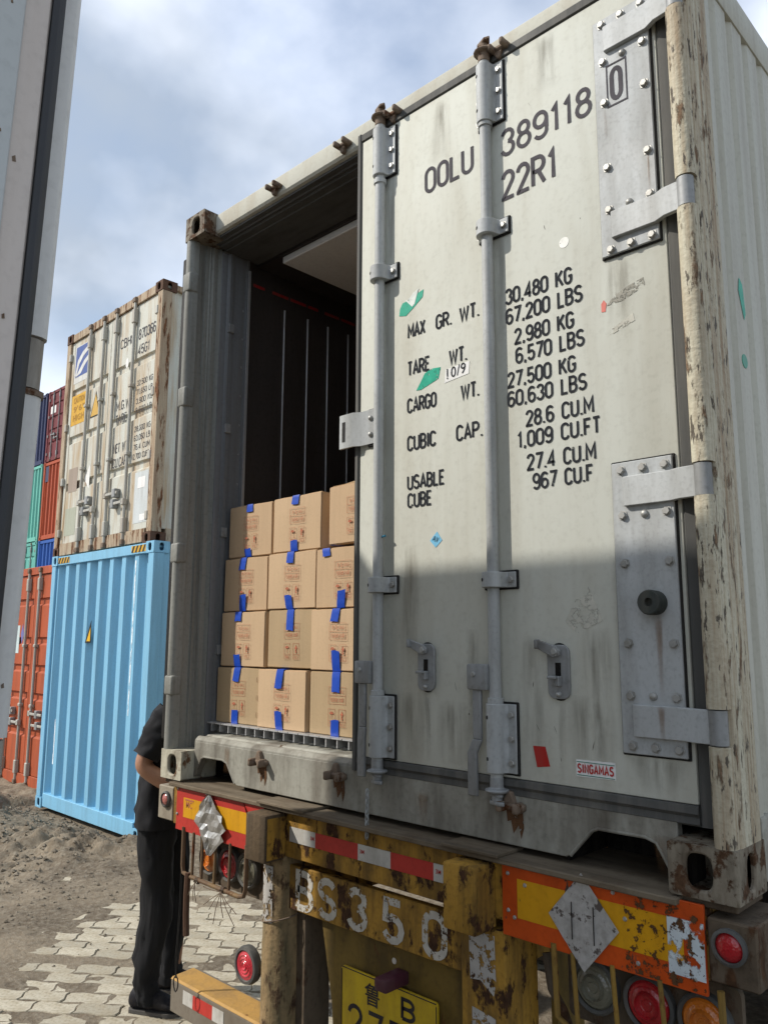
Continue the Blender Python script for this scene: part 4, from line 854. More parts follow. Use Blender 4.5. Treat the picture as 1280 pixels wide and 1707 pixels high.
b = nb(); lathe(b, [(0, 0.0008), (0.009, 0.0008), (0.0095, 0)], (1.330, 0.0618, -0.412), (0, -1, 0), 14); T('board_rivet', b, M['alu'])
b = nb(); prism(b, [(0.96, -0.86), (1.00, -0.86), (1.06, -0.50), (1.03, -0.46)], 'y', 0.26, 0.30); T('brace', b, surf('brace_tan', (0.40, 0.27, 0.13), dirt=(0.2, 0.13, 0.07), damt=0.5, rough=0.7, bump=0.3))
# tail-lamp clusters behind guards
for lamps, bx0, bx1, m in ((((0.305, 'lamber'), (0.440, 'lred'), (0.560, 'lclear')), 0.215, 0.650, 'tdark'), (((2.035, 'lclear'), (2.180, 'lred'), (2.318, 'lamber')), 1.95, 2.40, 'tdark')):
    b = nb(); prism(b, rnd_rect(bx0, bx1, -0.385, -0.20, 0.02), 'y', 0.075, 0.095); T('lamp_board', b, M[m])
    for x, lm in lamps:
        b = nb(); lathe(b, [(0.066, 0.0), (0.066, 0.018), (0.060, 0.024), (0.054, 0.016)], (x, 0.075, -0.290), (0, -1, 0), 28); o = T('tail_lamp', b, M['rubber'])
        b = nb(); lathe(b, [(0, 0.026), (0.012, 0.0255), (0.014, 0.0235), (0.018, 0.0255), (0.026, 0.0245), (0.028, 0.0350), (0.032, 0.024), (0.040, 0.022), (0.042, 0.020), (0.048, 0.0195), (0.0545, 0.013)], (x, 0.075, -0.290), (0, -1, 0), 28); T('lamp_lens', b, M[lm], o)
M['gbar'] = surf('guard_bar', (0.14, 0.09, 0.055), dirt=(0.30, 0.20, 0.08), damt=0.5, rough=0.7, rust=0.4, rscale=20, bump=0.4)
b = nb(); pipe(b, [(0.205, 0.0, -0.175), (0.212, -0.004, -0.32), (0.222, -0.006, -0.347), (0.26, -0.008, -0.352), (0.60, -0.008, -0.360), (0.632, -0.008, -0.352), (0.640, -0.006, -0.33), (0.632, 0.0, -0.175)], 0.0085, 10); GU = T('lamp_guard', b, M['gbar'])
for x in (0.285, 0.350, 0.438, 0.535): b = nb(); pipe(b, [(x - 0.006, 0.0, -0.185), (x, -0.006, -0.35 - (x - 0.2) * 0.02)], 0.0060, 8); T('guard_rod', b, M['gbar'], GU)
M['gyel'] = surf('guard_yellow', (0.27, 0.165, 0.035), dirt=(0.07, 0.05, 0.025), damt=0.9, rough=0.75, rust=0.45, rscale=20, bump=0.4)
b = nb(); pipe(b, [(1.955, 0.0, -0.19), (1.965, -0.006, -0.36), (2.0, -0.008, -0.378), (2.36, -0.008, -0.378), (2.39, -0.006, -0.36), (2.385, 0.0, -0.185)], 0.008, 10); GR = T('lamp_guard', b, M['gyel'])
for x in (2.018, 2.128, 2.25): b = nb(); pipe(b, [(x - 0.008, 0.0, -0.20), (x + 0.006, -0.006, -0.377)], 0.0062, 8); T('guard_rod', b, M['gyel'], GR)
b = nb(); pipe(b, [(1.90, 0.05, -0.24), (1.92, 0.04, -0.32), (1.96, 0.03, -0.36), (1.97, 0.05, -0.42)], 0.012, 8); T('conduit', b, M['tdark'])
# wires bound round the guard
b = nb(); rnd = random.Random(11)
for x, n, ln_ in ((0.330, 3, 0.075), (0.505, 7, 0.125)):
    for k in range(5): pipe(b, [(x + k * 0.004 - 0.01 + 0.003 * math.sin(a * 3), -0.008 + 0.0115 * math.cos(a), -0.357 + 0.0115 * math.sin(a)) for a in [i * 0.7 for i in range(10)]], 0.0014, 5)
    for k in range(n):
        a = R(-90 + (k - n / 2) * 24 + rnd.uniform(-8, 8)); l = ln_ * rnd.uniform(0.7, 1.1)
        pipe(b, [(x, -0.020, -0.362), (x + 0.5 * l * math.cos(a), -0.026, -0.362 + 0.5 * l * math.sin(a)), (x + l * math.cos(a), -0.022, -0.362 + l * math.sin(a))], 0.0016, 5)
T('tie_wires', b, M['camrust'], GU)
b = nb(); pipe(b, [(0.265, -0.012, -0.340), (0.268, -0.016, -0.42), (0.264, -0.012, -0.50), (0.268, -0.010, -0.575)], 0.0125, 7); T('strap', b, surf('brown_strap', (0.10, 0.055, 0.035), damt=0.5, rough=0.8, bump=0.4), GU)
b = nb(); pipe(b, [(0.222, -0.016, -0.350), (0.226, -0.018, -0.45), (0.222, -0.018, -0.56), (0.215, -0.02, -0.66), (0.222, -0.02, -0.74)], 0.0028, 6); pipe(b, [(0.232, -0.016, -0.36), (0.236, -0.02, -0.5), (0.226, -0.02, -0.62), (0.224, -0.02, -0.74)], 0.0022, 6)
pipe(b, [(0.223 + 0.016 * math.sin(a) * (1 + 0.2 * math.cos(a)), -0.02, -0.762 + 0.028 * math.cos(a)) for a in [i * 0.6 for i in range(12)]], 0.0026, 6); T('cord', b, M['seal'], GU)
# round red reflector by the post
b = nb(); lathe(b, [(0.0, -0.02), (0.064, -0.018), (0.066, 0.0), (0.062, 0.012), (0.052, 0.014), (0.048, 0.006)], (0.652, 0.002, -0.585), (0, -1, 0), 28); o = T('round_reflector', b, M['rubber'])
b = nb(); lathe(b, [(0, 0.017), (0.006, 0.014), (0.012, 0.017), (0.018, 0.013), (0.024, 0.0155), (0.030, 0.012), (0.036, 0.014), (0.042, 0.010), (0.0485, 0.009)], (0.652, 0.002, -0.585), (0, -1, 0), 28); T('reflector_lens', b, M['lbright'], o)
b = nb(); box(b, 0.640, 0.72, 0.004, 0.030, -0.60, -0.57, 0.003); T('reflector_bracket', b, M['tdark'])
# underrun bar
b = nb(); prism(b, [(0.045, -0.800), (0.052, -0.792), (0.165, -0.786), (0.17, -0.80), (0.17, -0.92), (0.045, -0.92)], 'x', 0.085, 2.36); T('underrun_bar', b, surf('bar_grey', (0.19, 0.165, 0.13), dirt=(0.12, 0.09, 0.06), damt=0.7, streak=(6, 6, 3), rough=0.7, rust=0.15, bump=0.3), bev=0.004)
b = nb(); prism(b, [(0.043, -0.7965), (0.051, -0.7895), (0.150, -0.7838), (0.150, -0.7862), (0.053, -0.7918), (0.046, -0.7985)], 'x', 0.087, 0.70); T('bar_top_paint', b, surf('bar_ochre', (0.46, 0.27, 0.08), dirt=(0.22, 0.15, 0.08), damt=0.6, streak=(6, 9, 6), rough=0.65, rust=0.2, rscale=8, bump=0.4))
for x0, x1, m in ((0.180, 0.250, 'rwhite'), (0.2505, 0.385, 'rred'), (0.3855, 0.46, 'rwhite')): b = nb(); box(b, x0, x1, 0.0432, 0.0447, -0.865, -0.815); T('reflective_tape', b, M[m], smooth=0)
# chassis rails, axles and wheels
for x in (0.72, 1.58): b = nb(); box(b, x, x + 0.14, 0.165, 6.4, -0.36, -0.03); T('chassis_rail', b, M['tyel'])
for y in (1.6, 3.0, 4.6, 6.0): b = nb(); box(b, 0.02, 2.42, y, y + 0.12, -0.14, -0.023); T('cross_member', b, M['tyel'])
M['tyre'] = surf('tyre_rubber', (0.02, 0.02, 0.02), dirt=(0.12, 0.10, 0.08), damt=0.6, rough=0.85, bump=0.4, fine=30)
def tyre():
    b = nb(); lathe(b, [(0.28, -0.10), (0.33, -0.125), (0.44, -0.135), (0.485, -0.115), (0.50, -0.09), (0.50, -0.03), (0.488, -0.025), (0.488, 0.025), (0.50, 0.03), (0.50, 0.09), (0.485, 0.115), (0.44, 0.135), (0.33, 0.125), (0.28, 0.10), (0.28, -0.10)], (0, 0, 0), (1, 0, 0), 40)
    bmesh.ops.recalc_face_normals(b, faces=b.faces); me = bpy.data.meshes.new('tyre'); b.to_mesh(me); b.free(); return me
def rim():
    b = nb(); lathe(b, [(0.0, 0.03), (0.10, 0.03), (0.11, 0.0), (0.20, -0.03), (0.25, 0.09), (0.285, 0.105), (0.285, -0.105), (0.24, -0.09), (0.0, -0.06)], (0, 0, 0), (1, 0, 0), 32)
    bmesh.ops.recalc_face_normals(b, faces=b.faces); me = bpy.data.meshes.new('rim'); b.to_mesh(me); b.free(); return me
TY, RI = tyre(), rim()
def wheels(root, spots, zc=0.5):
    for x, y in spots:
        o = place('wheel', TY, M['tyre'], root); o.location += Vector((x, y, zc)); r_ = place('rim', RI, M['galvdk'], o); r_.location = (0, 0, 0)
for y in (2.3, 3.65): b = nb(); tube(b, (0.30, y, 0.5 - CB), (2.14, y, 0.5 - CB), 0.07); box(b, 0.70, 0.88, y - 0.08, y + 0.08, -0.68, -0.36); box(b, 1.56, 1.74, y - 0.08, y + 0.08, -0.68, -0.36); T('axle', b, M['tdark'])
wheels(TR, [(x, y) for y in (2.3, 3.65) for x in (0.20, 0.50, 1.94, 2.24)])
for x in (0.75, 1.60): b = nb(); box(b, x, x + 0.11, 5.6, 5.75, -1.2, -0.36); box(b, x - 0.06, x + 0.17, 5.55, 5.8, -1.22, -1.19); T('landing_leg', b, M['tdark'])

# ------------------------------------------------------------------ the second refrigerated container, backed up to the first
M['bwhite'] = surf('second_reefer_white', (0.66, 0.66, 0.64), dirt=(0.42, 0.41, 0.38), damt=0.45, streak=(14, 14, 0.6), rough=0.45, bump=0.08, rust=0.04, rscale=16, vary=0.08)
M['bbeige'] = surf('second_reefer_door_edge', (0.60, 0.545, 0.50), dirt=(0.45, 0.38, 0.33), damt=0.3, streak=(14, 14, 0.5), rough=0.5, bump=0.08, rust=0.03, rscale=20)
M['bgrey'] = surf('second_reefer_lining', (0.50, 0.53, 0.53), dirt=(0.38, 0.40, 0.38), damt=0.3, rough=0.4, bump=0.03)
M['brub'] = surf('second_reefer_gasket', (0.030, 0.033, 0.038), dirt=(0.07, 0.07, 0.07), damt=0.4, streak=(14, 14, 0.4), rough=0.55, bump=0.06, spec=0.35)
B2 = thing('refrigerated_container', (1.990, -1.446, CB + 0.018), 'white refrigerated container close at left edge, door swung back, black gasket', 'container', rot=(R(1.4), 0, R(180)), local=True)
def Q(name, bm, mat, parent=B2, **k): return fin(name, bm, mat, parent, **k)
castings(B2, W, LEN, H, M['castpaint'])
for mir in (0, 1):
    X = (lambda x: x) if not mir else (lambda x: W - x)
    def bx(bm, x0, x1, *a, **k): a0, a1 = sorted((X(x0), X(x1))); return box(bm, a0, a1, *a, **k)
    b = nb(); bx(b, 0.001, 0.10, 0.030, 0.20, 0.118, H - 0.118, 0.003); Q('corner_post', b, M['bwhite'])
    lo = 0.118
    for z0, z1 in sorted(HZ) + [(H - 0.118, None)]:
        b = nb(); prism(b, [(X(x), y) for x, y in ((0.0, 0.036), (-0.0005, 0.014), (0.005, 0.004), (0.016, 0.0), (0.036, 0.0), (0.046, 0.006), (0.048, 0.036))], 'z', lo, z0 - 0.004); Q('hinge_bead', b, M['bwhite'], smooth=50)
        b = nb(); prism(b, [(X(x), y) for x, y in ((-0.0025, 0.037), (-0.0025, 0.012), (0.004, 0.001), (0.016, -0.003), (0.036, -0.003), (0.048, 0.004), (0.05, 0.037))], 'z', z0 - 0.012, z0 - 0.003); Q('bead_lip', b, M['camrust'] if z0 < 1.0 else M['bwhite'], smooth=50)
        if z1 is None: break
        b = nb(); tube(b, (X(0.022), 0.024, z0), (X(0.022), 0.024, z1), 0.0215, 18); Q('hinge_knuckle', b, surf('knuckle_%d%d' % (mir, int(z0 * 10)), (0.36, 0.34, 0.30), dirt=(0.13, 0.10, 0.07), damt=0.9, streak=(16, 16, 2), rough=0.6, bump=0.3))
        lo = z1 + 0.004
    b = nb(); bx(b, 0.0, 0.06, 0.20, LEN - 0.2, 0.02, 2.57, 0.004); Q('side_wall', b, M['bwhite'])
    b = nb(); bx(b, -0.050, -0.006, 0.0685, 1.21, 0.196, 2.420, 0.004); dd = Q('door', b, M['bbeige'])
    b = nb(); bx(b, -0.0545, -0.0495, 0.108, 1.16, 0.25, 2.36, 0.002); Q('door_lining', b, M['bgrey'], dd)
    b = nb(); prism(b, [(X(x), y) for x, y in ((-0.052, 0.067), (-0.056, 0.060), (-0.052, 0.050), (-0.040, 0.045), (-0.008, 0.040), (-0.006, 0.068), (-0.052, 0.068))], 'z', 0.150, 2.465); Q('gasket', b, M['brub'], dd, smooth=50)
    b = nb(); bx(b, -0.056, -0.006, 1.2105, 1.240, 0.150, 2.465, 0.006); Q('gasket', b, M['brub'], dd)
rnd = random.Random(41)
for k in range(16):
    z = rnd.uniform(0.4, 1.7); y, x = rnd.choice(((rnd.uniform(0.072, 0.105), -0.0505), (rnd.uniform(0.012, 0.030), -0.0012), (rnd.uniform(0.112, 0.15), -0.0550))); r_ = rnd.uniform(0.0008, 0.003)
    b = nb(); prism(b, [(y - r_, z - r_), (y + r_ * 0.6, z - r_ * 1.4), (y + r_, z + r_), (y - r_ * 0.4, z + r_ * 2.2)], 'x', x - 0.0005, x + 0.001); Q('paint_chip', b, M['camrust'], smooth=0)
b = nb(); box(b, 0.06, W - 0.06, 0.06, LEN - 0.06, 2.45, 2.575); Q('roof', b, M['bwhite'])
b = nb(); box(b, 0.06, W - 0.06, 0.06, LEN - 0.06, 0.02, 0.19); Q('floor', b, M['bwhite'])
b = nb(); box(b, 0.06, W - 0.06, LEN - 0.12, LEN - 0.06, 0.19, 2.45); Q('machinery_end', b, M['bwhite'])
T2 = thing('trailer', (0.77, -1.6, 0), 'trailer carrying the white refrigerated container behind the viewpoint', 'trailer')
for x in (0.27, 1.13): b = nb(); box(b, x, x + 0.14, -7.6, -1.62, -0.36, -0.16); fin('chassis_rail', b, M['tyel'], T2, dz=CB)
for y in (-1.62, -3.2, -5.2, -7.4): b = nb(); box(b, -0.42, 1.97, y - 0.12, y, -0.16, -0.03); fin('cross_member', b, M['tyel'], T2, dz=CB)
for y in (-3.9, -5.2): b = nb(); tube(b, (-0.2, y, 0.5 - CB), (1.74, y, 0.5 - CB), 0.07); box(b, 0.26, 0.42, y - 0.08, y + 0.08, -0.68, -0.36); box(b, 1.12, 1.28, y - 0.08, y + 0.08, -0.68, -0.36); fin('axle', b, M['tdark'], T2, dz=CB)
wheels(T2, [(x, y) for y in (-3.9, -5.2) for x in (-0.27, 0.03, 1.51, 1.81)])

# ------------------------------------------------------------------ dry containers of the yard
def corr_pts(a0, a1, base, depth, pitch, ratio=0.5, sl=0.045):
    n = max(1, round((a1 - a0) / pitch)); p = (a1 - a0) / n; fo = (p - 2 * sl) * ratio; fi = p - 2 * sl - fo; pts = [(a0, base)]; a = a0
    for i in range(n):
        pts += [(a + fo * 0.5, base), (a + fo * 0.5 + sl, base + depth), (a + fo * 0.5 + sl + fi, base + depth), (a + fo * 0.5 + 2 * sl + fi, base)]; a += p
    pts.append((a1, base)); return pts

def dry_container(loc, yaw, Hc, mat, label, end, group=None, Lc=6.058, hw=None, cast=None, detail=True, rodx=(0.40, 0.98, 1.458, 2.04), grooves=(0.82, 0.62, 0.42, 0.22), frame=None, doorm=None, hz=(0.95, 0.81)):
    hw = hw or M['galvdk']; cast = cast or mat; frame = frame or mat; doorm = doorm or mat
    o = thing('shipping_container', loc, label, 'container', group, rot=(0, 0, R(yaw)), local=True)
    def q(name, bm, m=mat, par=o, **k): return fin(name, bm, m, par, **k)
    castings(o, W, Lc, Hc, cast)
    for x in (0.004, W - 0.114):
        for y in (0.006, Lc - 0.126): b = nb(); box(b, x, x + 0.110, y, y + 0.120, 0.1175, Hc - 0.1175, 0.006); q('corner_post', b, frame)
    b = nb(); box(b, 0.162, W - 0.162, 0.010, 0.10, Hc - 0.115, Hc - 0.012, 0.004); q('header', b, frame)
    b = nb(); box(b, 0.162, W - 0.162, 0.012, 0.11, 0.020, 0.165, 0.004); q('sill', b, frame)
    for x in (0.006, W - 0.066):
        b = nb(); box(b, x, x + 0.06, 0.178, Lc - 0.178, Hc - 0.085, Hc - 0.02, 0.003); q('top_rail', b, frame)
        b = nb(); box(b, x, x + 0.06, 0.178, Lc - 0.178, 0.02, 0.165, 0.003); q('bottom_rail', b, frame)
    for x, s in ((0.018, 1), (W - 0.018, -1)):
        b = nb(); strip(b, [(y if True else 0, z) for y, z in []] or [(x + s * 0 + s * d, y) for y, d in corr_pts(0.126, Lc - 0.126, 0.0, 0.036, 0.275, sl=0.065)], 'z', 0.16, Hc - 0.08); q('side_wall', b)
    b = nb(); box(b, 0.05, W - 0.05, 0.08, Lc - 0.08, Hc - 0.06, Hc - 0.035); q('roof', b)
    b = nb(); box(b, 0.11, W - 0.11, Lc - 0.09, Lc - 0.05, 0.14, Hc - 0.1); q('far_end', b)
    b = nb(); box(b, 0.06, W - 0.06, 0.11, Lc - 0.1, 0.13, 0.16); q('floor', b, M['tdark'])
    if end == 'wall':
        b = nb(); strip(b, corr_pts(0.1135, W - 0.1135, 0.030, 0.062, 0.262, ratio=0.55, sl=0.062), 'z', 0.160, Hc - 0.110); q('end_wall', b, smooth=15)
    else:
        for x0, x1 in ((0.120, W / 2 - 0.006), (W / 2 + 0.006, W - 0.120)):
            z0, z1 = 0.172, Hc - 0.122; hh = z1 - z0
            pr = [(0.075, z0), (0.034, z0)]
            for g in sorted(grooves):
                zg = z0 + g * hh; pr += [(0.034, zg - 0.055), (0.062, zg - 0.030), (0.062, zg + 0.040), (0.034, zg + 0.052)]
            pr += [(0.034, z1), (0.075, z1)]
            b = nb(); prism(b, pr, 'x', x0 + 0.07, x1 - 0.03)
            for xa, xb in ((x0, x0 + 0.069), (x1 - 0.029, x1)): box(b, xa, xb, 0.030, 0.075, z0, z1)
            dr = q('door', b, doorm, smooth=20)
            b = nb(); box(b, x0 - 0.012, x1 + 0.004, 0.0755, 0.09, z0 - 0.012, z1 + 0.012); q('gasket', b, M['rubber'], dr)
            if detail:
                for xr in rodx:
                    if not x0 < xr < x1: continue
                    b = nb(); tube(b, (xr, 0.006, 0.085), (xr, 0.006, Hc - 0.045), 0.019, 12); q('locking_rod', b, hw, dr)
                    for zz in (0.055, Hc - 0.055): b = nb(); box(b, xr - 0.035, xr + 0.035, -0.02, 0.030, zz - 0.035, zz + 0.030, 0.008); q('cam_end', b, M['camrust'], dr)
                    for zz, hh2 in ((0.24, 0.085), (Hc - 0.25, 0.085), (Hc * 0.36, 0.022), (Hc * 0.63, 0.022)): b = nb(); box(b, xr - 0.034, xr + 0.034, -0.020, 0.034, zz - hh2, zz + hh2, 0.008); q('rod_bracket', b, hw, dr)
                xr = [v for v in rodx if x0 < v < x1]
                for k, xx in enumerate(xr):
                    zz = hz[k]
                    d = 1 if (k == 0) else -1
                    b = nb(); box(b, *sorted((xx, xx + d * (0.30 if abs(xr[0] - xr[-1]) < 0.5 else 0.40))), -0.030, -0.018, zz - 0.016, zz + 0.016, 0.004); box(b, xx - 0.03, xx + 0.03, -0.03, 0.02, zz - 0.035, zz + 0.035, 0.005); q('rod_handle', b, hw, dr)
                    b = nb(); box(b, *sorted((xx + d * 0.20, xx + d * 0.27)), -0.036, 0.034, zz - 0.05, zz + 0.05, 0.006); q('handle_catch', b, M['galvdk'], dr)
            side = x0 if x0 < 1 else x1
            for zz in (0.30, 0.95, 1.65, Hc - 0.32): b = nb(); box(b, side - 0.03, side + 0.03, -0.004, 0.034, zz - 0.05, zz + 0.05, 0.008); q('hinge', b, hw, dr)
    return o

M['blue'] = surf('sky_blue_paint', (0.215, 0.47, 0.66), dirt=(0.14, 0.27, 0.36), grime=0.25, gcol=(0.17, 0.27, 0.33), damt=0.4, streak=(9, 9, 0.7), rough=0.42, bump=0.06, vary=0.10)
M['bluedk'] = surf('scuffed_blue_paint', (0.125, 0.34, 0.50), dirt=(0.10, 0.13, 0.14), damt=0.5, streak=(12, 12, 0.9), rough=0.5, bump=0.15, rust=0.10, rcol=(0.10, 0.08, 0.06), rscale=12, rstretch=(1.5, 1.5, 0.4))
M['wold'] = surf('old_white_paint', (0.54, 0.55, 0.49), dirt=(0.36, 0.23, 0.10), damt=1.0, streak=(6, 6, 0.7), rough=0.55, bump=0.2, rust=0.38, rcol=(0.21, 0.095, 0.038), rscale=5, rstretch=(1.4, 1.4, 0.35), vary=0.15, rsoft=0.12)
M['wrust'] = surf('rust_post', (0.42, 0.34, 0.24), dirt=(0.20, 0.10, 0.05), damt=0.9, streak=(14, 14, 0.8), rough=0.75, bump=0.5, rust=0.58, rcol=(0.17, 0.075, 0.035), rscale=8, rstretch=(2, 2, 0.35), vary=0.3)
M['wcast'] = surf('rust_casting', (0.10, 0.055, 0.035), dirt=(0.04, 0.025, 0.02), damt=0.7, rough=0.85, bump=0.5, rust=0.4, rscale=12)
M['wrod'] = surf('grey_rod', (0.42, 0.42, 0.38), dirt=(0.25, 0.15, 0.08), damt=0.6, streak=(9, 9, 1), rough=0.55, metal=0.2, bump=0.1)
M['orange'] = surf('orange_red_paint', (0.42, 0.095, 0.04), dirt=(0.17, 0.06, 0.035), damt=0.55, streak=(7, 7, 0.8), rough=0.5, bump=0.12, rust=0.08, rscale=10, vary=0.2)
def paint(n, c, **k): return surf(n, c, dirt=tuple(x * 0.45 + 0.02 for x in c), damt=0.5, streak=(5, 5, 0.6), rough=0.55, bump=0.1, rust=0.05, rscale=6, vary=0.2, **k)

BL = dry_container((-6.409, 2.236, -1.326 + CB), -0.87, 2.896, M['blue'], 'light blue high container, corrugated end with a small yellow warning triangle', 'wall', frame=M['blue'], cast=M['blue'])
b = nb(); rl = M['bluedk']; box(b, W - 0.003, W + 0.0005, 0.178, 0.5, 0.02, 0.03); fin('scuff_strip', b, rl, BL)
chipm = worn('chalk_scratch', (0.70, 0.76, 0.80), keep=0.42, scale=40, rough=0.7, stretch=(2, 2, 0.3))
for xx, z0, z1 in ((2.02, 1.15, 2.72), (0.33, 0.5, 1.0)): b = nb(); box(b, xx, xx + 0.022, 0.0285, 0.0296, z0, z1); fin('paint_scratch', b, chipm, BL, smooth=0)
hz1, hz2 = surf('hazard_yellow', (0.62, 0.36, 0.03), rough=0.5), surf('hazard_black', (0.015, 0.015, 0.015), rough=0.5)
for x0 in (0.175, W - 0.475):
    b = nb(); box(b, x0, x0 + 0.30, 0.0075, 0.0095, 2.800, 2.870); hzo = fin('hazard_stripe', b, hz1, BL, smooth=0)
    for k in range(4): b = nb(); prism(b, [(x0 + 0.075 * k, 2.8005), (x0 + 0.075 * k + 0.034, 2.8005), (x0 + 0.075 * k + 0.072, 2.8695), (x0 + 0.075 * k + 0.038, 2.8695)], 'y', 0.0060, 0.0072); fin('black_bar', b, hz2, hzo, smooth=0)
b = nb(); prism(b, [(0.975, 1.870), (1.115, 1.870), (1.105, 2.115)], 'y', 0.024, 0.0265); wt = fin('warning_triangle', b, hz2, BL, smooth=0)
b = nb(); prism(b, [(1.018, 1.888), (1.102, 1.888), (1.098, 2.040)], 'y', 0.0228, 0.0238); fin('triangle_face', b, surf('warning_yellow', (0.72, 0.42, 0.02), rough=0.4), wt, smooth=0)

WH = dry_container((-6.640, 2.338, -1.326 + 2.900 + CB), -1.3, 2.896, M['wold'], 'rust-streaked white high container with locking rods, on top of the light blue one', 'door', hw=M['wrod'], cast=M['wcast'], frame=M['wrust'], rodx=(0.69, 1.06, 1.38, 1.82), grooves=(0.735, 0.50, 0.27), hz=(0.62, 0.50))
wi = worn('faded_black', (0.05, 0.05, 0.055), keep=0.60, scale=30); 
def WL(body, x0, x1, z0, h, bold=0.01): b = nb(); stroke_text(b, body, (x0, 0.0325, z0), (1, 0, 0), (0, 0, 1), x1 - x0, h, 0.14); fin('lettering', b, wi, WH, smooth=0)
WL('CBHU', 1.45, 1.78, 2.345, 0.12); WL('870366', 1.88, 2.27, 2.345, 0.13); WL('45G1', 1.88, 2.15, 2.165, 0.12)
WL('M.G.W.', 1.43, 1.78, 1.60, 0.115); WL('TARE', 1.43, 1.70, 1.44, 0.115)
for k, s_ in enumerate(('32,500 KG', '71,650 LB', '3,900 KG', '8,600 LB')): WL(s_, 1.90, 2.26, 1.80 - 0.105 * k, 0.068)
WL('NET WT.', 1.42, 1.78, 1.10, 0.115); WL('CU.CAP.', 1.42, 1.78, 0.93, 0.115)
for k, s_ in enumerate(('28,600 KG', '63,050 LB', '76.4 CUM', '2,700 CUFT')): WL(s_, 1.90, 2.26, 1.27 - 0.105 * k, 0.068)
def WP(name, pts, m, y=0.0318): b = nb(); prism(b, pts, 'y', y, y + 0.0015); return fin(name, b, m, WH, smooth=0)
R4 = lambda x0, x1, z0, z1: [(x0, z0), (x1, z0), (x1, z1), (x0, z1)]
WP('logo_panel', R4(0.21, 0.65, 2.21, 2.70), surf('logo_white', (0.62, 0.63, 0.60), rough=0.5)); WP('logo_field', R4(0.235, 0.63, 2.29, 2.69), surf('logo_blue', (0.06, 0.11, 0.33), rough=0.45), y=0.0300)
lw = surf('logo_stripe', (0.66, 0.67, 0.66), rough=0.5)
for dx, dz_ in ((0.0, 0.0), (0.06, -0.13)): WP('logo_stripe', [(0.24, 2.32 + dz_ * 0.2), (0.30 + dx, 2.51 + dz_), (0.43 + dx * 0.8, 2.60 + dz_), (0.629, 2.66 + dz_), (0.629, 2.60 + dz_), (0.46 + dx * 0.8, 2.54 + dz_), (0.34 + dx, 2.45 + dz_), (0.27, 2.30)], lw, y=0.0284)
WP('yellow_notice', R4(0.20, 0.63, 1.66, 2.05), surf('notice_yellow', (0.62, 0.36, 0.03), dirt=(0.4, 0.2, 0.05), damt=0.6, rough=0.5))
wi2 = worn('notice_ink', (0.30, 0.16, 0.03), keep=0.6, scale=30)
for k, s_ in enumerate(('CAUTION', '9\'6"', 'HIGH')): b = nb(); text_bm(b, s_, (0.26, 0.0300, 1.94 - 0.115 * k), (1, 0, 0), (0, 0, 1), 0.31, 0.08, 0.02); fin('lettering', b, wi2, WH, smooth=0)
tri = WP('warning_triangle', [(0.745, 1.66), (1.015, 1.66), (0.88, 1.98)], hz2); WP('triangle_face', [(0.772, 1.675), (0.988, 1.675), (0.88, 1.945)], surf('warning_amber', (0.58, 0.36, 0.08), rough=0.5), y=0.0300)
WP('paint_patch', R4(0.25, 0.50, 0.80, 1.10), surf('patch_tan', (0.33, 0.27, 0.22), rough=0.6)); WP('paint_patch', R4(0.22, 0.52, 0.26, 0.60), surf('patch_sage', (0.38, 0.40, 0.32), rough=0.6))
WP('paint_patch', R4(1.98, 2.28, 0.24, 0.80), surf('patch_pale', (0.56, 0.60, 0.60), rough=0.5)); WP('data_plate', R4(2.05, 2.21, 0.62, 0.74), M['paper'], y=0.030); WP('data_plate', R4(2.12, 2.24, 0.26, 0.33), M['paper'], y=0.030)
WP('sticker', [(1.64 + 0.035 * math.cos(a), 2.14 + 0.06 * math.sin(a)) for a in [i * 0.5 for i in range(12)]], M['paper']); WP('sticker', [(0.70, 0.92), (0.84, 1.08), (0.84, 0.78)], M['paper'])

OR = dry_container((-8.98, 2.62, -1.33 + CB), -0.8, 2.896, M['orange'], 'orange-red container with grey locking rods at ground level, left of the light blue one', 'door', hw=M['wrod'], rodx=(0.55, 1.03, 1.40, 1.90), grooves=(0.86, 0.66, 0.52, 0.38, 0.20))
b = nb(); prism(b, [(0.855 + 0.055 * math.cos(a), 1.98 + 0.14 * math.sin(a)) for a in [i * math.pi / 2 for i in range(4)]], 'y', 0.0315, 0.033); fin('sticker', b, surf('violet_sticker', (0.16, 0.16, 0.38), rough=0.5), OR, smooth=0)
b = nb(); prism(b, R4(0.60, 0.76, 1.72, 2.10), 'y', 0.0315, 0.033); fin('sticker', b, surf('pale_sticker', (0.55, 0.66, 0.66), rough=0.5), OR, smooth=0)

# far stack
FX, FY, FZ = -24.42, 9.5, -0.06
far = [(0, 0, 2.591, (0.18, 0.10, 0.08), 'wall', None), (1, 0, 2.591, (0.20, 0.07, 0.05), 'wall', None),
       (0, 1, 2.591, (0.13, 0.42, 0.36), 'door', 'teal container with locking rods, just above the orange-red container'), (1, 1, 2.591, (0.03, 0.11, 0.40), 'wall', 'royal blue corrugated container in far stack, just above the orange-red container'),
       (0, 2, 2.740, (0.16, 0.48, 0.40), 'wall', 'mint green corrugated container in far stack, below the navy one'), (1, 2, 2.740, (0.42, 0.085, 0.035), 'wall', 'orange corrugated container in far stack, below the maroon one'),
       (0, 3, 2.591, (0.035, 0.045, 0.11), 'wall', 'navy corrugated container at the top of the far stack'), (1, 3, 2.591, (0.17, 0.035, 0.04), 'door', 'maroon container with white sticker at top of far stack, behind the rusty white one')]
lev = [0, 2.60, 5.20, 7.95]
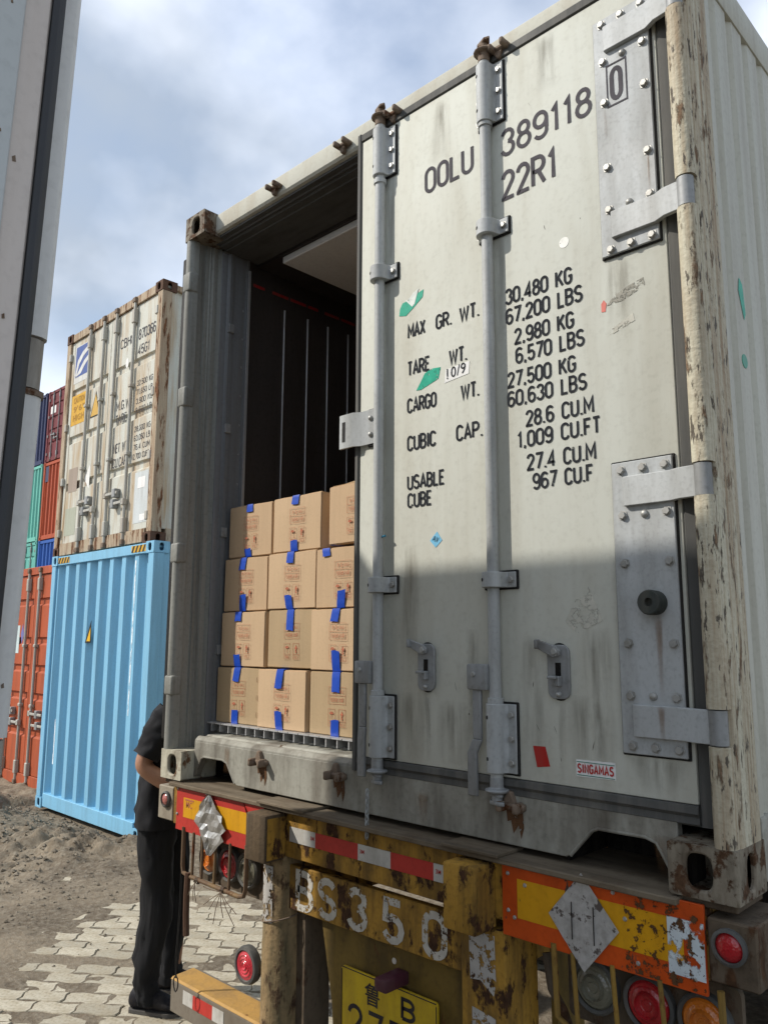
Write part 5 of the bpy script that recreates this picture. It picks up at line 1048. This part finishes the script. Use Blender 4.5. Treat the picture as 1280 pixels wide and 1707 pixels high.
for i, (cx, r_, h_, c, e, lab) in enumerate(far):
    if lab is None: lab = ('brown' if cx == 0 else 'dark red') + ' container at the hidden foot of the far stack'
    o = dry_container((FX + (cx - 1) * 2.52, FY, FZ + lev[r_]), -0.5, h_, paint('far_paint_%d' % i, c), lab, e, 'far stack of containers', Lc=12.19, rodx=(0.45, 0.95, 1.50, 2.0))
    if i == 7: b = nb(); box(b, 0.20, 0.62, 0.030, 0.0325, 1.75, 2.02); fin('sticker', b, M['paper'], o, smooth=0)
    if i == 5: b = nb(); box(b, 0.15, 0.40, 0.026, 0.029, 2.05, 2.60); fin('paint_patch', b, surf('navy_patch', (0.04, 0.05, 0.11), rough=0.6), o, smooth=0)

# ------------------------------------------------------------------ ground
def hgt(x, y):
    s = -x * 0.9 - y * 0.44
    t = min(1, max(0, (s - 1.75) / 1.2)); t = t * t * (3 - 2 * t)
    base = -0.0035 - 0.119 * min(1, max(0, (s - 2.0) / 2.2))
    n1_ = noise.fractal(Vector((x * 1.1, y * 1.1, 0.3)), 1.0, 2.0, 5); n2_ = noise.fractal(Vector((x * 5.5, y * 5.5, 7.3)), 0.9, 2.1, 5)
    film = 0.020 * max(0, min(1, (s - 1.30) / 0.7)) + 0.006 * max(0, min(1, (y - 1.2) / 0.5)) + 0.016 * n2_ * (0.25 + 0.75 * t) + 0.012 * n1_ * (0.3 + 0.7 * t)
    rough_ = t * (0.045 * n1_ + 0.022 * n2_)
    mound = 0.0
    for mx_, my_, r1_, hh in ((-3.55, 1.55, 0.42, 0.13), (-4.3, 1.45, 0.5, 0.07), (-6.6, 1.7, 0.5, 0.10), (-5.2, 1.35, 0.6, 0.05)):
        mound += hh * math.exp(-(((x - mx_) ** 2 + (y - my_) ** 2) / r1_ ** 2))
    u_ = min(1, max(0, (y - 1.78) / 0.30)) if -6.7 < x < -3.75 else 0
    z = base + film + rough_ + mound * (0.7 + 0.6 * n2_)
    return z * (1 - u_) + (-0.165 + 0.01 * n2_) * u_
def axis_vals(lo, hi, step, far_):
    v = [lo + step * i for i in range(int((hi - lo) / step) + 1)]; d = step; a = lo; pre = []
    while a > -far_: d *= 1.35; a -= d; pre.append(a)
    d = step; a = v[-1]; post = []
    while a < far_: d *= 1.35; a += d; post.append(a)
    return pre[::-1] + v + post
xs_ = axis_vals(-7.6, 0.6, 0.030, 400); ys_ = axis_vals(-0.6, 2.6, 0.030, 400)
vv, ff = [], []
for x in xs_:
    for y in ys_: vv.append((x, y, hgt(x, y) if abs(x) < 14 and abs(y) < 12 else -0.12))
ny = len(ys_)
for i in range(len(xs_) - 1):
    for j in range(ny - 1): a = i * ny + j; ff.append((a, a + ny, a + ny + 1, a + 1))
gme = bpy.data.meshes.new('ground'); gme.from_pydata(vv, [], ff); gme.update()
def dirt_mat():
    m, t, p = node_mat('yard_dirt')
    n1_ = noise_n(t, 1.3, detail=8, rough=0.6); n2_ = noise_n(t, 26, detail=8, rough=0.7); n3_ = noise_n(t, 7, detail=5)
    c = mixc(t, ramp(t, n1_, 0.36, 0.66), (0.105, 0.082, 0.058), (0.245, 0.20, 0.142))
    c = mixc(t, mul(t, ramp(t, n2_, 0.42, 0.68), 0.75), c, (0.30, 0.265, 0.205))
    c = mixc(t, mul(t, ramp(t, n3_, 0.55, 0.75), 0.5), c, (0.075, 0.062, 0.047))
    t.links.new(c, p.inputs['Base Color']); p.inputs['Roughness'].default_value = 0.95; p.inputs['Specular IOR Level'].default_value = 0.15
    b = t.nodes.new('ShaderNodeBump'); b.inputs['Strength'].default_value = 0.9; b.inputs['Distance'].default_value = 0.02; t.links.new(n2_, b.inputs['Height']); t.links.new(b.outputs[0], p.inputs['Normal'])
    return m
M['dirt'] = dirt_mat()
GR_ = place('ground', gme, M['dirt'], None, smooth=0, kind='structure'); gme.shade_smooth()

# wavy interlocking pavers
def paver_mat(i):
    m, t, p = node_mat('paver_%d' % i); b0 = (0.47, 0.435, 0.345)
    k = (1.0, 0.80, 1.08, 0.90)[i]; b0 = tuple(x * k for x in b0)
    c = mixc(t, ramp(t, noise_n(t, 9, detail=7, rough=0.65), 0.38, 0.72), b0, (0.33, 0.28, 0.195))
    c = mixc(t, mul(t, ramp(t, noise_n(t, 70, detail=4), 0.5, 0.72), 0.5), c, (0.16, 0.14, 0.10))
    t.links.new(c, p.inputs['Base Color']); p.inputs['Roughness'].default_value = 0.92; p.inputs['Specular IOR Level'].default_value = 0.2
    b = t.nodes.new('ShaderNodeBump'); b.inputs['Strength'].default_value = 0.6; b.inputs['Distance'].default_value = 0.006; t.links.new(noise_n(t, 55, detail=6, rough=0.7), b.inputs['Height']); t.links.new(b.outputs[0], p.inputs['Normal'])
    return m
PM = [paver_mat(i) for i in range(4)]
PA, PB = 0.225, 0.1125
def paver_outline(odd):
    g = 0.0028; pts = []
    def wob(t): return 0.010 * math.sin(2 * math.pi * t)
    n = 8; s = -1 if odd else 1
    for i in range(n): t = i / n; pts.append((t * PA, s * wob(t * 1.0)))
    for i in range(4): t = i / 4; pts.append((PA + 0.008 * math.sin(2 * math.pi * t), t * PB))
    for i in range(n): t = 1 - i / n; pts.append((t * PA, PB + s * wob(t)))
    for i in range(4): t = 1 - i / 4; pts.append((0.008 * math.sin(2 * math.pi * t), t * PB))
    cx, cy = PA / 2, PB / 2; return [(cx + (x - cx) * (1 - 2 * g / PA), cy + (y - cy) * (1 - 2 * g / PB)) for x, y in pts]
def paver_bm(bm, ox=0, oy=0, m=None, jit=0.0):
    o_ = paver_outline(False); top = []; low = []; mid = []
    cx, cy = PA / 2, PB / 2
    for x, y in o_:
        low.append((x, y, -0.03)); mid.append((x, y, -0.005)); top.append((cx + (x - cx) * 0.968, cy + (y - cy) * 0.945, 0.0))
    L_ = [[bm.verts.new((q[0] + ox, q[1] + oy, q[2])) for q in r] for r in (low, mid, top)]; n = len(o_)
    for A, B in zip(L_, L_[1:]):
        for i in range(n): j = (i + 1) % n; bm.faces.new((A[i], A[j], B[j], B[i]))
    bm.faces.new(L_[2]); return bm
pme = []
for i in range(4):
    b = paver_bm(nb()); bmesh.ops.recalc_face_normals(b, faces=b.faces); me = bpy.data.meshes.new('paver'); b.to_mesh(me); b.free(); me.materials.append(PM[i]); me.shade_smooth(); me.set_sharp_from_angle(angle=R(30)); pme.append(me)
pav = bpy.data.objects.new('pavement', bpy.data.meshes.new('pavement')); COL.objects.link(pav); pav['kind'] = 'structure'
bb = nb(); box(bb, -2.2, 0.9, -0.9, 2.2, -0.060, -0.045); bb.to_mesh(pav.data); bb.free(); pav.data.materials.append(M['dirt'])
ang = R(38); ca, sa = math.cos(ang), math.sin(ang); cells = []
for i in range(-16, 17):
    for j in range(-30, 31):
        lx = i * PA + (PA / 2 if j % 2 else 0); ly = j * PB
        x = -0.9 + lx * ca - ly * sa; y = 0.55 + lx * sa + ly * ca
        s = -x * 0.9 - y * 0.44
        if s > 2.3 or x > 0.6 or y < -0.7 or y > 2.6: continue
        seen = abs((x + 1.15) * 0.43 + (y - 0.55) * 0.9) * 0.8 + abs((x + 1.15) * 0.9 - (y - 0.55) * 0.43); cells.append((seen, x, y))
cells.sort(); rnd = random.Random(5); rest = nb()
for k, (s, x, y) in enumerate(cells):
    dz_ = rnd.uniform(-0.004, 0.003)
    if k < 290:
        o = place('paver', pme[rnd.randrange(4)], None, pav, smooth=0); o.location = (x, y, dz_); o.rotation_euler = (R(rnd.uniform(-1.2, 1.2)), R(rnd.uniform(-0.8, 0.8)), ang + R(rnd.uniform(-1.5, 1.5)))
    else:
        q = paver_bm(nb()); bmesh.ops.transform(q, matrix=Matrix.Translation((x, y, dz_)) @ Matrix.Rotation(ang, 4, 'Z'), verts=q.verts); merge(rest, q)
fin('outer_pavers', rest, PM[0], pav, kind='stuff')
# loose stones and clods
sb = nb(); rnd = random.Random(21)
for k in range(5200):
    x = rnd.uniform(-7.4, 0.2); y = rnd.uniform(-0.3, 2.25); s = -x * 0.9 - y * 0.44
    if s < 0.9 or (s < 1.7 and rnd.random() < 0.9): continue
    r_ = rnd.choice((0.006, 0.008, 0.010, 0.014, 0.02)) * rnd.uniform(0.6, 1.2) * (1.25 if s > 2.4 else 0.7); z = hgt(x, y)
    c = Vector((x, y, max(z, -0.2 if s > 1.6 else 0.0) + r_ * 0.3)); pts = []
    for d in ((1, 0, 0), (-1, 0, 0), (0, 1, 0), (0, -1, 0), (0, 0, 0.8), (0, 0, -0.6)): pts.append(sb.verts.new(c + Vector(d) * r_ * rnd.uniform(0.6, 1.25) + Vector((rnd.uniform(-.3, .3), rnd.uniform(-.3, .3), 0)) * r_))
    for f in ((0, 2, 4), (2, 1, 4), (1, 3, 4), (3, 0, 4), (2, 0, 5), (1, 2, 5), (3, 1, 5), (0, 3, 5)): sb.faces.new([pts[i] for i in f])
gs = fin('gravel', sb, surf('stone_grey', (0.25, 0.215, 0.165), dirt=(0.15, 0.12, 0.085), damt=0.6, rough=0.9, bump=0.2, vary=0.5), None, smooth=0, kind='stuff', label='loose stones and clods on the yard dirt', cat='gravel')
b = nb(); prism(b, [(-0.02, -0.05), (0.03, -0.045), (0.04, 0.03), (0.0, 0.05), (-0.035, 0.02)], 'z', 0.0, 0.012); bmesh.ops.transform(b, matrix=Matrix.Translation((-5.06, 1.14, hgt(-5.06, 1.14) + 0.01)) @ Matrix.Rotation(R(20), 4, 'X') , verts=b.verts)
fin('litter_scrap', b, surf('litter_blue', (0.25, 0.42, 0.62), rough=0.5), None, label='scrap of pale blue litter lying on the dirt', cat='litter')

# ------------------------------------------------------------------ person reaching round the far side of the trailer
def skin_mesh(verts, edges, radii, sub=2, root=0):
    me = bpy.data.meshes.new('s'); me.from_pydata(verts, edges, []); o = bpy.data.objects.new('s', me); COL.objects.link(o)
    o.modifiers.new('skin', 'SKIN'); lay = me.skin_vertices[0].data
    for i, r_ in enumerate(radii): lay[i].radius = r_ if isinstance(r_, tuple) else (r_, r_)
    lay[root].use_root = True
    sb_ = o.modifiers.new('sub', 'SUBSURF'); sb_.levels = sub; sb_.render_levels = sub
    dg = bpy.context.evaluated_depsgraph_get(); r_ = bpy.data.meshes.new_from_object(o.evaluated_get(dg)); bpy.data.objects.remove(o); bpy.data.meshes.remove(me); return r_
def loft(bm, rings, n=20, close0=False, close1=False):
    """rings: (centre, a-axis vector, b-axis vector)"""
    RR = [[bm.verts.new(Vector(c) + Vector(a) * math.cos(2 * math.pi * i / n) + Vector(b_) * math.sin(2 * math.pi * i / n)) for i in range(n)] for c, a, b_ in rings]
    for A, B in zip(RR, RR[1:]):
        for i in range(n): j = (i + 1) % n; bm.faces.new((A[i], A[j], B[j], B[i]))
    if close0: bm.faces.new(RR[0][::-1])
    if close1: bm.faces.new(RR[-1])
    return bm
def wrinkle(bm, amp, sc, seed=0, stretch=(1, 1, 1)):
    bm.normal_update()
    for v_ in bm.verts:
        q = Vector((v_.co.x * stretch[0], v_.co.y * stretch[1], v_.co.z * stretch[2])) * sc + Vector((seed, seed * 2.1, 0)); v_.co += v_.normal * amp * noise.fractal(q, 0.8, 2.0, 3)

PX = (-0.622, 0.408)
PE = thing('person', (PX[0], PX[1], 0.0), 'person in black T-shirt, trousers and shoes reaching behind the container, right arm bent', 'person', rot=(0, 0, R(36)), local=True)
skin_m = surf('skin', (0.40, 0.215, 0.135), dirt=(0.32, 0.14, 0.09), damt=0.3, streak=(6, 6, 6), rough=0.5, bump=0.05, vary=0.08, spec=0.35)
cloth = surf('black_jersey', (0.015, 0.0155, 0.018), dirt=(0.032, 0.032, 0.034), damt=0.5, streak=(8, 8, 3), rough=0.85, bump=0.15, fine=160, spec=0.2)
cloth2 = surf('black_trouser_cloth', (0.011, 0.0115, 0.013), dirt=(0.024, 0.024, 0.026), damt=0.5, streak=(10, 10, 1.5), rough=0.8, bump=0.12, fine=140, spec=0.25)
shoe_m = surf('black_shoe', (0.008, 0.008, 0.012), damt=0.2, rough=0.6, bump=0.1); sole_m = surf('grey_sole', (0.10, 0.095, 0.09), damt=0.4, rough=0.8)
# body: trunk, neck, head, arms, legs
V_ = [(0.00, 0, 0.93), (0.01, 0, 1.08), (0.05, 0, 1.26), (0.10, 0, 1.42), (0.150, 0, 1.500), (0.19, 0, 1.575), (0.235, 0, 1.68),       # 0..6 trunk to crown
      (0.07, -0.175, 1.395), (-0.035, -0.235, 1.165), (0.165, -0.205, 1.050), (0.235, -0.190, 1.020),                                  # 7..10 right arm
      (0.09, 0.175, 1.395), (0.12, 0.225, 1.15), (0.30, 0.150, 1.05), (0.37, 0.13, 1.03),                                             # 11..14 left arm
      (0.0, -0.095, 0.86), (0.03, -0.10, 0.48), (-0.01, -0.10, 0.09), (0.0, 0.095, 0.86), (0.05, 0.13, 0.48), (0.03, 0.15, 0.09)]
E_ = [(0, 1), (1, 2), (2, 3), (3, 4), (4, 5), (5, 6), (3, 7), (7, 8), (8, 9), (9, 10), (3, 11), (11, 12), (12, 13), (13, 14), (0, 15), (15, 16), (16, 17), (0, 18), (18, 19), (19, 20)]
R_ = [0.095, 0.10, 0.11, 0.085, 0.055, 0.085, 0.075, 0.060, 0.050, 0.038, 0.029, 0.060, 0.050, 0.038, 0.029, 0.062, 0.048, 0.036, 0.062, 0.048, 0.036]
me = skin_mesh(V_, E_, R_)
hb = nb(); hb.from_mesh(me); bpy.data.meshes.remove(me)
def hand(c, d, side):
    """palm and five curled fingers"""
    c = Vector(c); d = Vector(d).normalized(); up = Vector((0, 0, 1)); sdv = d.cross(up).normalized() * side; dn = sdv.cross(d).normalized() * side
    vs_, es, rs = [c, c + d * 0.045, c + d * 0.085], [(0, 1), (1, 2)], [0.026, (0.034, 0.018), (0.034, 0.015)]
    for k in range(4):
        off = sdv * (0.027 - 0.018 * k); ln_ = (0.034, 0.038, 0.036, 0.028)[k]; b0 = len(vs_)
        vs_ += [c + d * 0.085 + off, c + d * (0.085 + ln_) + off - up * 0.008, c + d * (0.085 + ln_ * 1.55) + off - up * 0.028, c + d * (0.085 + ln_ * 1.7) + off - up * 0.048]
        es += [(2, b0), (b0, b0 + 1), (b0 + 1, b0 + 2), (b0 + 2, b0 + 3)]; rs += [0.0095, 0.0088, 0.0082, 0.007]
    b0 = len(vs_); vs_ += [c + d * 0.04 + sdv * 0.038 - up * 0.012, c + d * 0.072 + sdv * 0.050 - up * 0.026, c + d * 0.098 + sdv * 0.046 - up * 0.034]
    es += [(1, b0), (b0, b0 + 1), (b0 + 1, b0 + 2)]; rs += [0.0125, 0.0098, 0.0082]
    return skin_mesh([tuple(v_) for v_ in vs_], es, rs, 2)
for c_, d_, sd in ((V_[10], (1, 0.1, -0.35), -1), (V_[14], (1, -0.1, -0.2), 1)):
    m_ = hand(c_, d_, sd); hb.from_mesh(m_); bpy.data.meshes.remove(m_)
# face: nose, brow, ears pulled out of the head
for v_ in hb.verts:
    p_ = v_.co
    if p_.z > 1.53:
        q = p_ - Vector((0.21, 0, 1.615)); fx = q.x * 0.92 + q.z * -0.28
        if fx > 0.05 and abs(q.y) < 0.016 and -0.03 < q.z < 0.02: v_.co.x += 0.018
        if fx > 0.05 and 0.02 < abs(q.y) < 0.04 and 0.005 < q.z < 0.025: v_.co.x -= 0.008
        if abs(q.y) > 0.06 and abs(q.z) < 0.03 and abs(q.x) < 0.02: v_.co.y *= 1.15
body_o = fin('body', hb, skin_m, PE, smooth=80)
hr = nb(); bmesh.ops.create_uvsphere(hr, u_segments=24, v_segments=14, radius=0.096)
bmesh.ops.transform(hr, matrix=Matrix.Translation((0.205, 0, 1.660)) @ Matrix.Diagonal((1.08, 0.92, 1.0, 1)), verts=hr.verts)
bmesh.ops.delete(hr, geom=[v_ for v_ in hr.verts if v_.co.z < 1.615 + max(0, (v_.co.x - 0.19)) * 0.75], context='VERTS'); wrinkle(hr, 0.006, 30)
fin('hair', hr, surf('black_hair', (0.012, 0.010, 0.009), rough=0.6, bump=0.4), PE, smooth=80)
for sy in (-0.032, 0.032):
    b = nb(); bmesh.ops.create_uvsphere(b, u_segments=10, v_segments=8, radius=0.011); bmesh.ops.translate(b, verts=b.verts, vec=(0.283, sy, 1.622)); fin('eye', b, M['paper'], PE, smooth=80)
# T-shirt
sh = nb()
loft(sh, [((-0.005, 0, 0.855), (0.132, 0, 0), (0, 0.205, 0)), ((-0.004, 0, 0.90), (0.134, 0, 0), (0, 0.205, 0)), ((0.0, 0, 0.98), (0.128, 0, 0.01), (0, 0.196, 0)), ((0.012, 0, 1.08), (0.126, 0, 0.02), (0, 0.192, 0)), ((0.035, 0, 1.18), (0.128, 0, 0.03), (0, 0.200, 0)),
          ((0.060, 0, 1.28), (0.143, 0, 0.045), (0, 0.212, 0)), ((0.080, 0, 1.36), (0.125, 0, 0.05), (0, 0.216, 0)), ((0.100, 0, 1.42), (0.100, 0, 0.05), (0, 0.190, 0)), ((0.118, 0, 1.455), (0.080, 0, 0.045), (0, 0.135, 0)), ((0.135, 0, 1.475), (0.063, 0, 0.035), (0, 0.078, 0))], 32)
def sleeve(a, b_, r0, r1, ext):
    a = Vector(a); b_ = Vector(b_); d = (b_ - a).normalized(); s1 = d.cross(Vector((0, 1, 0))).normalized(); s2 = d.cross(s1).normalized(); L_ = (b_ - a).length
    loft(sh, [(a - d * 0.05 + Vector((0, 0, -0.01)), s1 * r0 * 0.8, s2 * r0 * 0.75)] + [(a + d * L_ * t * ext, s1 * (r0 + (r1 - r0) * t), s2 * (r0 + (r1 - r0) * t)) for t in (0, .15, .3, .45, .6, .75, .88, 1.0)], 22)
sleeve(V_[7], V_[8], 0.086, 0.072, 0.80); sleeve(V_[11], V_[12], 0.086, 0.072, 0.80)
bmesh.ops.subdivide_edges(sh, edges=sh.edges[:], cuts=1, use_grid_fill=True, smooth=0.6)
wrinkle(sh, 0.010, 6.5, 3, (1, 1, 1.3)); wrinkle(sh, 0.012, 14, 5, (1, 1, 1.5))
fin('t_shirt', sh, cloth, PE, smooth=80)
# trousers
tr = nb()
def leg(sy, knee, ank):
    loft(tr, [((0.0, sy * 0.075, 0.935), (0.101, 0, 0), (0, 0.088, 0)), ((0.0, sy * 0.082, 0.88), (0.103, 0, 0), (0, 0.092, 0)), ((0.004, sy * 0.090, 0.80), (0.095, 0, 0), (0, 0.083, 0)), ((knee[0] * 0.5, sy * 0.095, 0.68), (0.084, 0, 0), (0, 0.076, 0)), ((knee[0], knee[1], 0.48), (0.072, 0, 0), (0, 0.067, 0)),
              (((knee[0] + ank[0]) / 2, (knee[1] + ank[1]) / 2, 0.30), (0.069, 0, 0), (0, 0.065, 0)), ((ank[0], ank[1], 0.16), (0.064, 0, 0), (0, 0.065, 0)), ((ank[0] + 0.004, ank[1], 0.09), (0.069, 0, 0), (0, 0.063, 0)), ((ank[0] + 0.008, ank[1], 0.045), (0.064, 0, 0), (0, 0.063, 0))], 24)
leg(-1, (0.03, -0.105), (-0.01, -0.105)); leg(1, (0.035, 0.115), (0.010, 0.130))
bmesh.ops.subdivide_edges(tr, edges=tr.edges[:], cuts=2, use_grid_fill=True, smooth=0.6)
wrinkle(tr, 0.018, 6, 1, (1.5, 1.5, 0.6)); wrinkle(tr, 0.013, 16, 9, (1, 1, 1.5)); fin('trousers', tr, cloth2, PE, smooth=80)
for fx, fy, ry in ((-0.01, -0.105, -4), (0.015, 0.132, 8)):
    mt = Matrix.Translation((fx, fy, 0.0)) @ Matrix.Rotation(R(ry), 4, 'Z'); b = nb()
    loft(b, [((-0.075, 0, 0.055), (0, 0, 0.030), (0, 0.024, 0)), ((-0.060, 0, 0.060), (0, 0, 0.048), (0, 0.036, 0)), ((0.0, 0, 0.068), (0, 0, 0.055), (0, 0.040, 0)), ((0.07, 0, 0.058), (0, 0, 0.042), (0, 0.043, 0)), ((0.13, 0, 0.046), (0, 0, 0.030), (0, 0.047, 0)), ((0.175, 0, 0.040), (0, 0, 0.024), (0, 0.040, 0)), ((0.200, 0, 0.034), (0, 0, 0.013), (0, 0.022, 0))], 18, True, True)
    bmesh.ops.transform(b, matrix=mt, verts=b.verts); so = fin('shoe', b, shoe_m, PE, smooth=80)
    b = nb(); prism(b, [(-0.082, -0.012), (-0.070, -0.036), (0.0, -0.040), (0.08, -0.044), (0.14, -0.048), (0.185, -0.036), (0.207, -0.010), (0.207, 0.012), (0.185, 0.036), (0.14, 0.048), (0.08, 0.044), (0.0, 0.040), (-0.070, 0.036), (-0.082, 0.012)], 'z', 0.001, 0.016)
    bmesh.ops.transform(b, matrix=mt @ Matrix.Diagonal((0.95, 0.93, 1, 1)), verts=b.verts); fin('sole', b, sole_m, so)
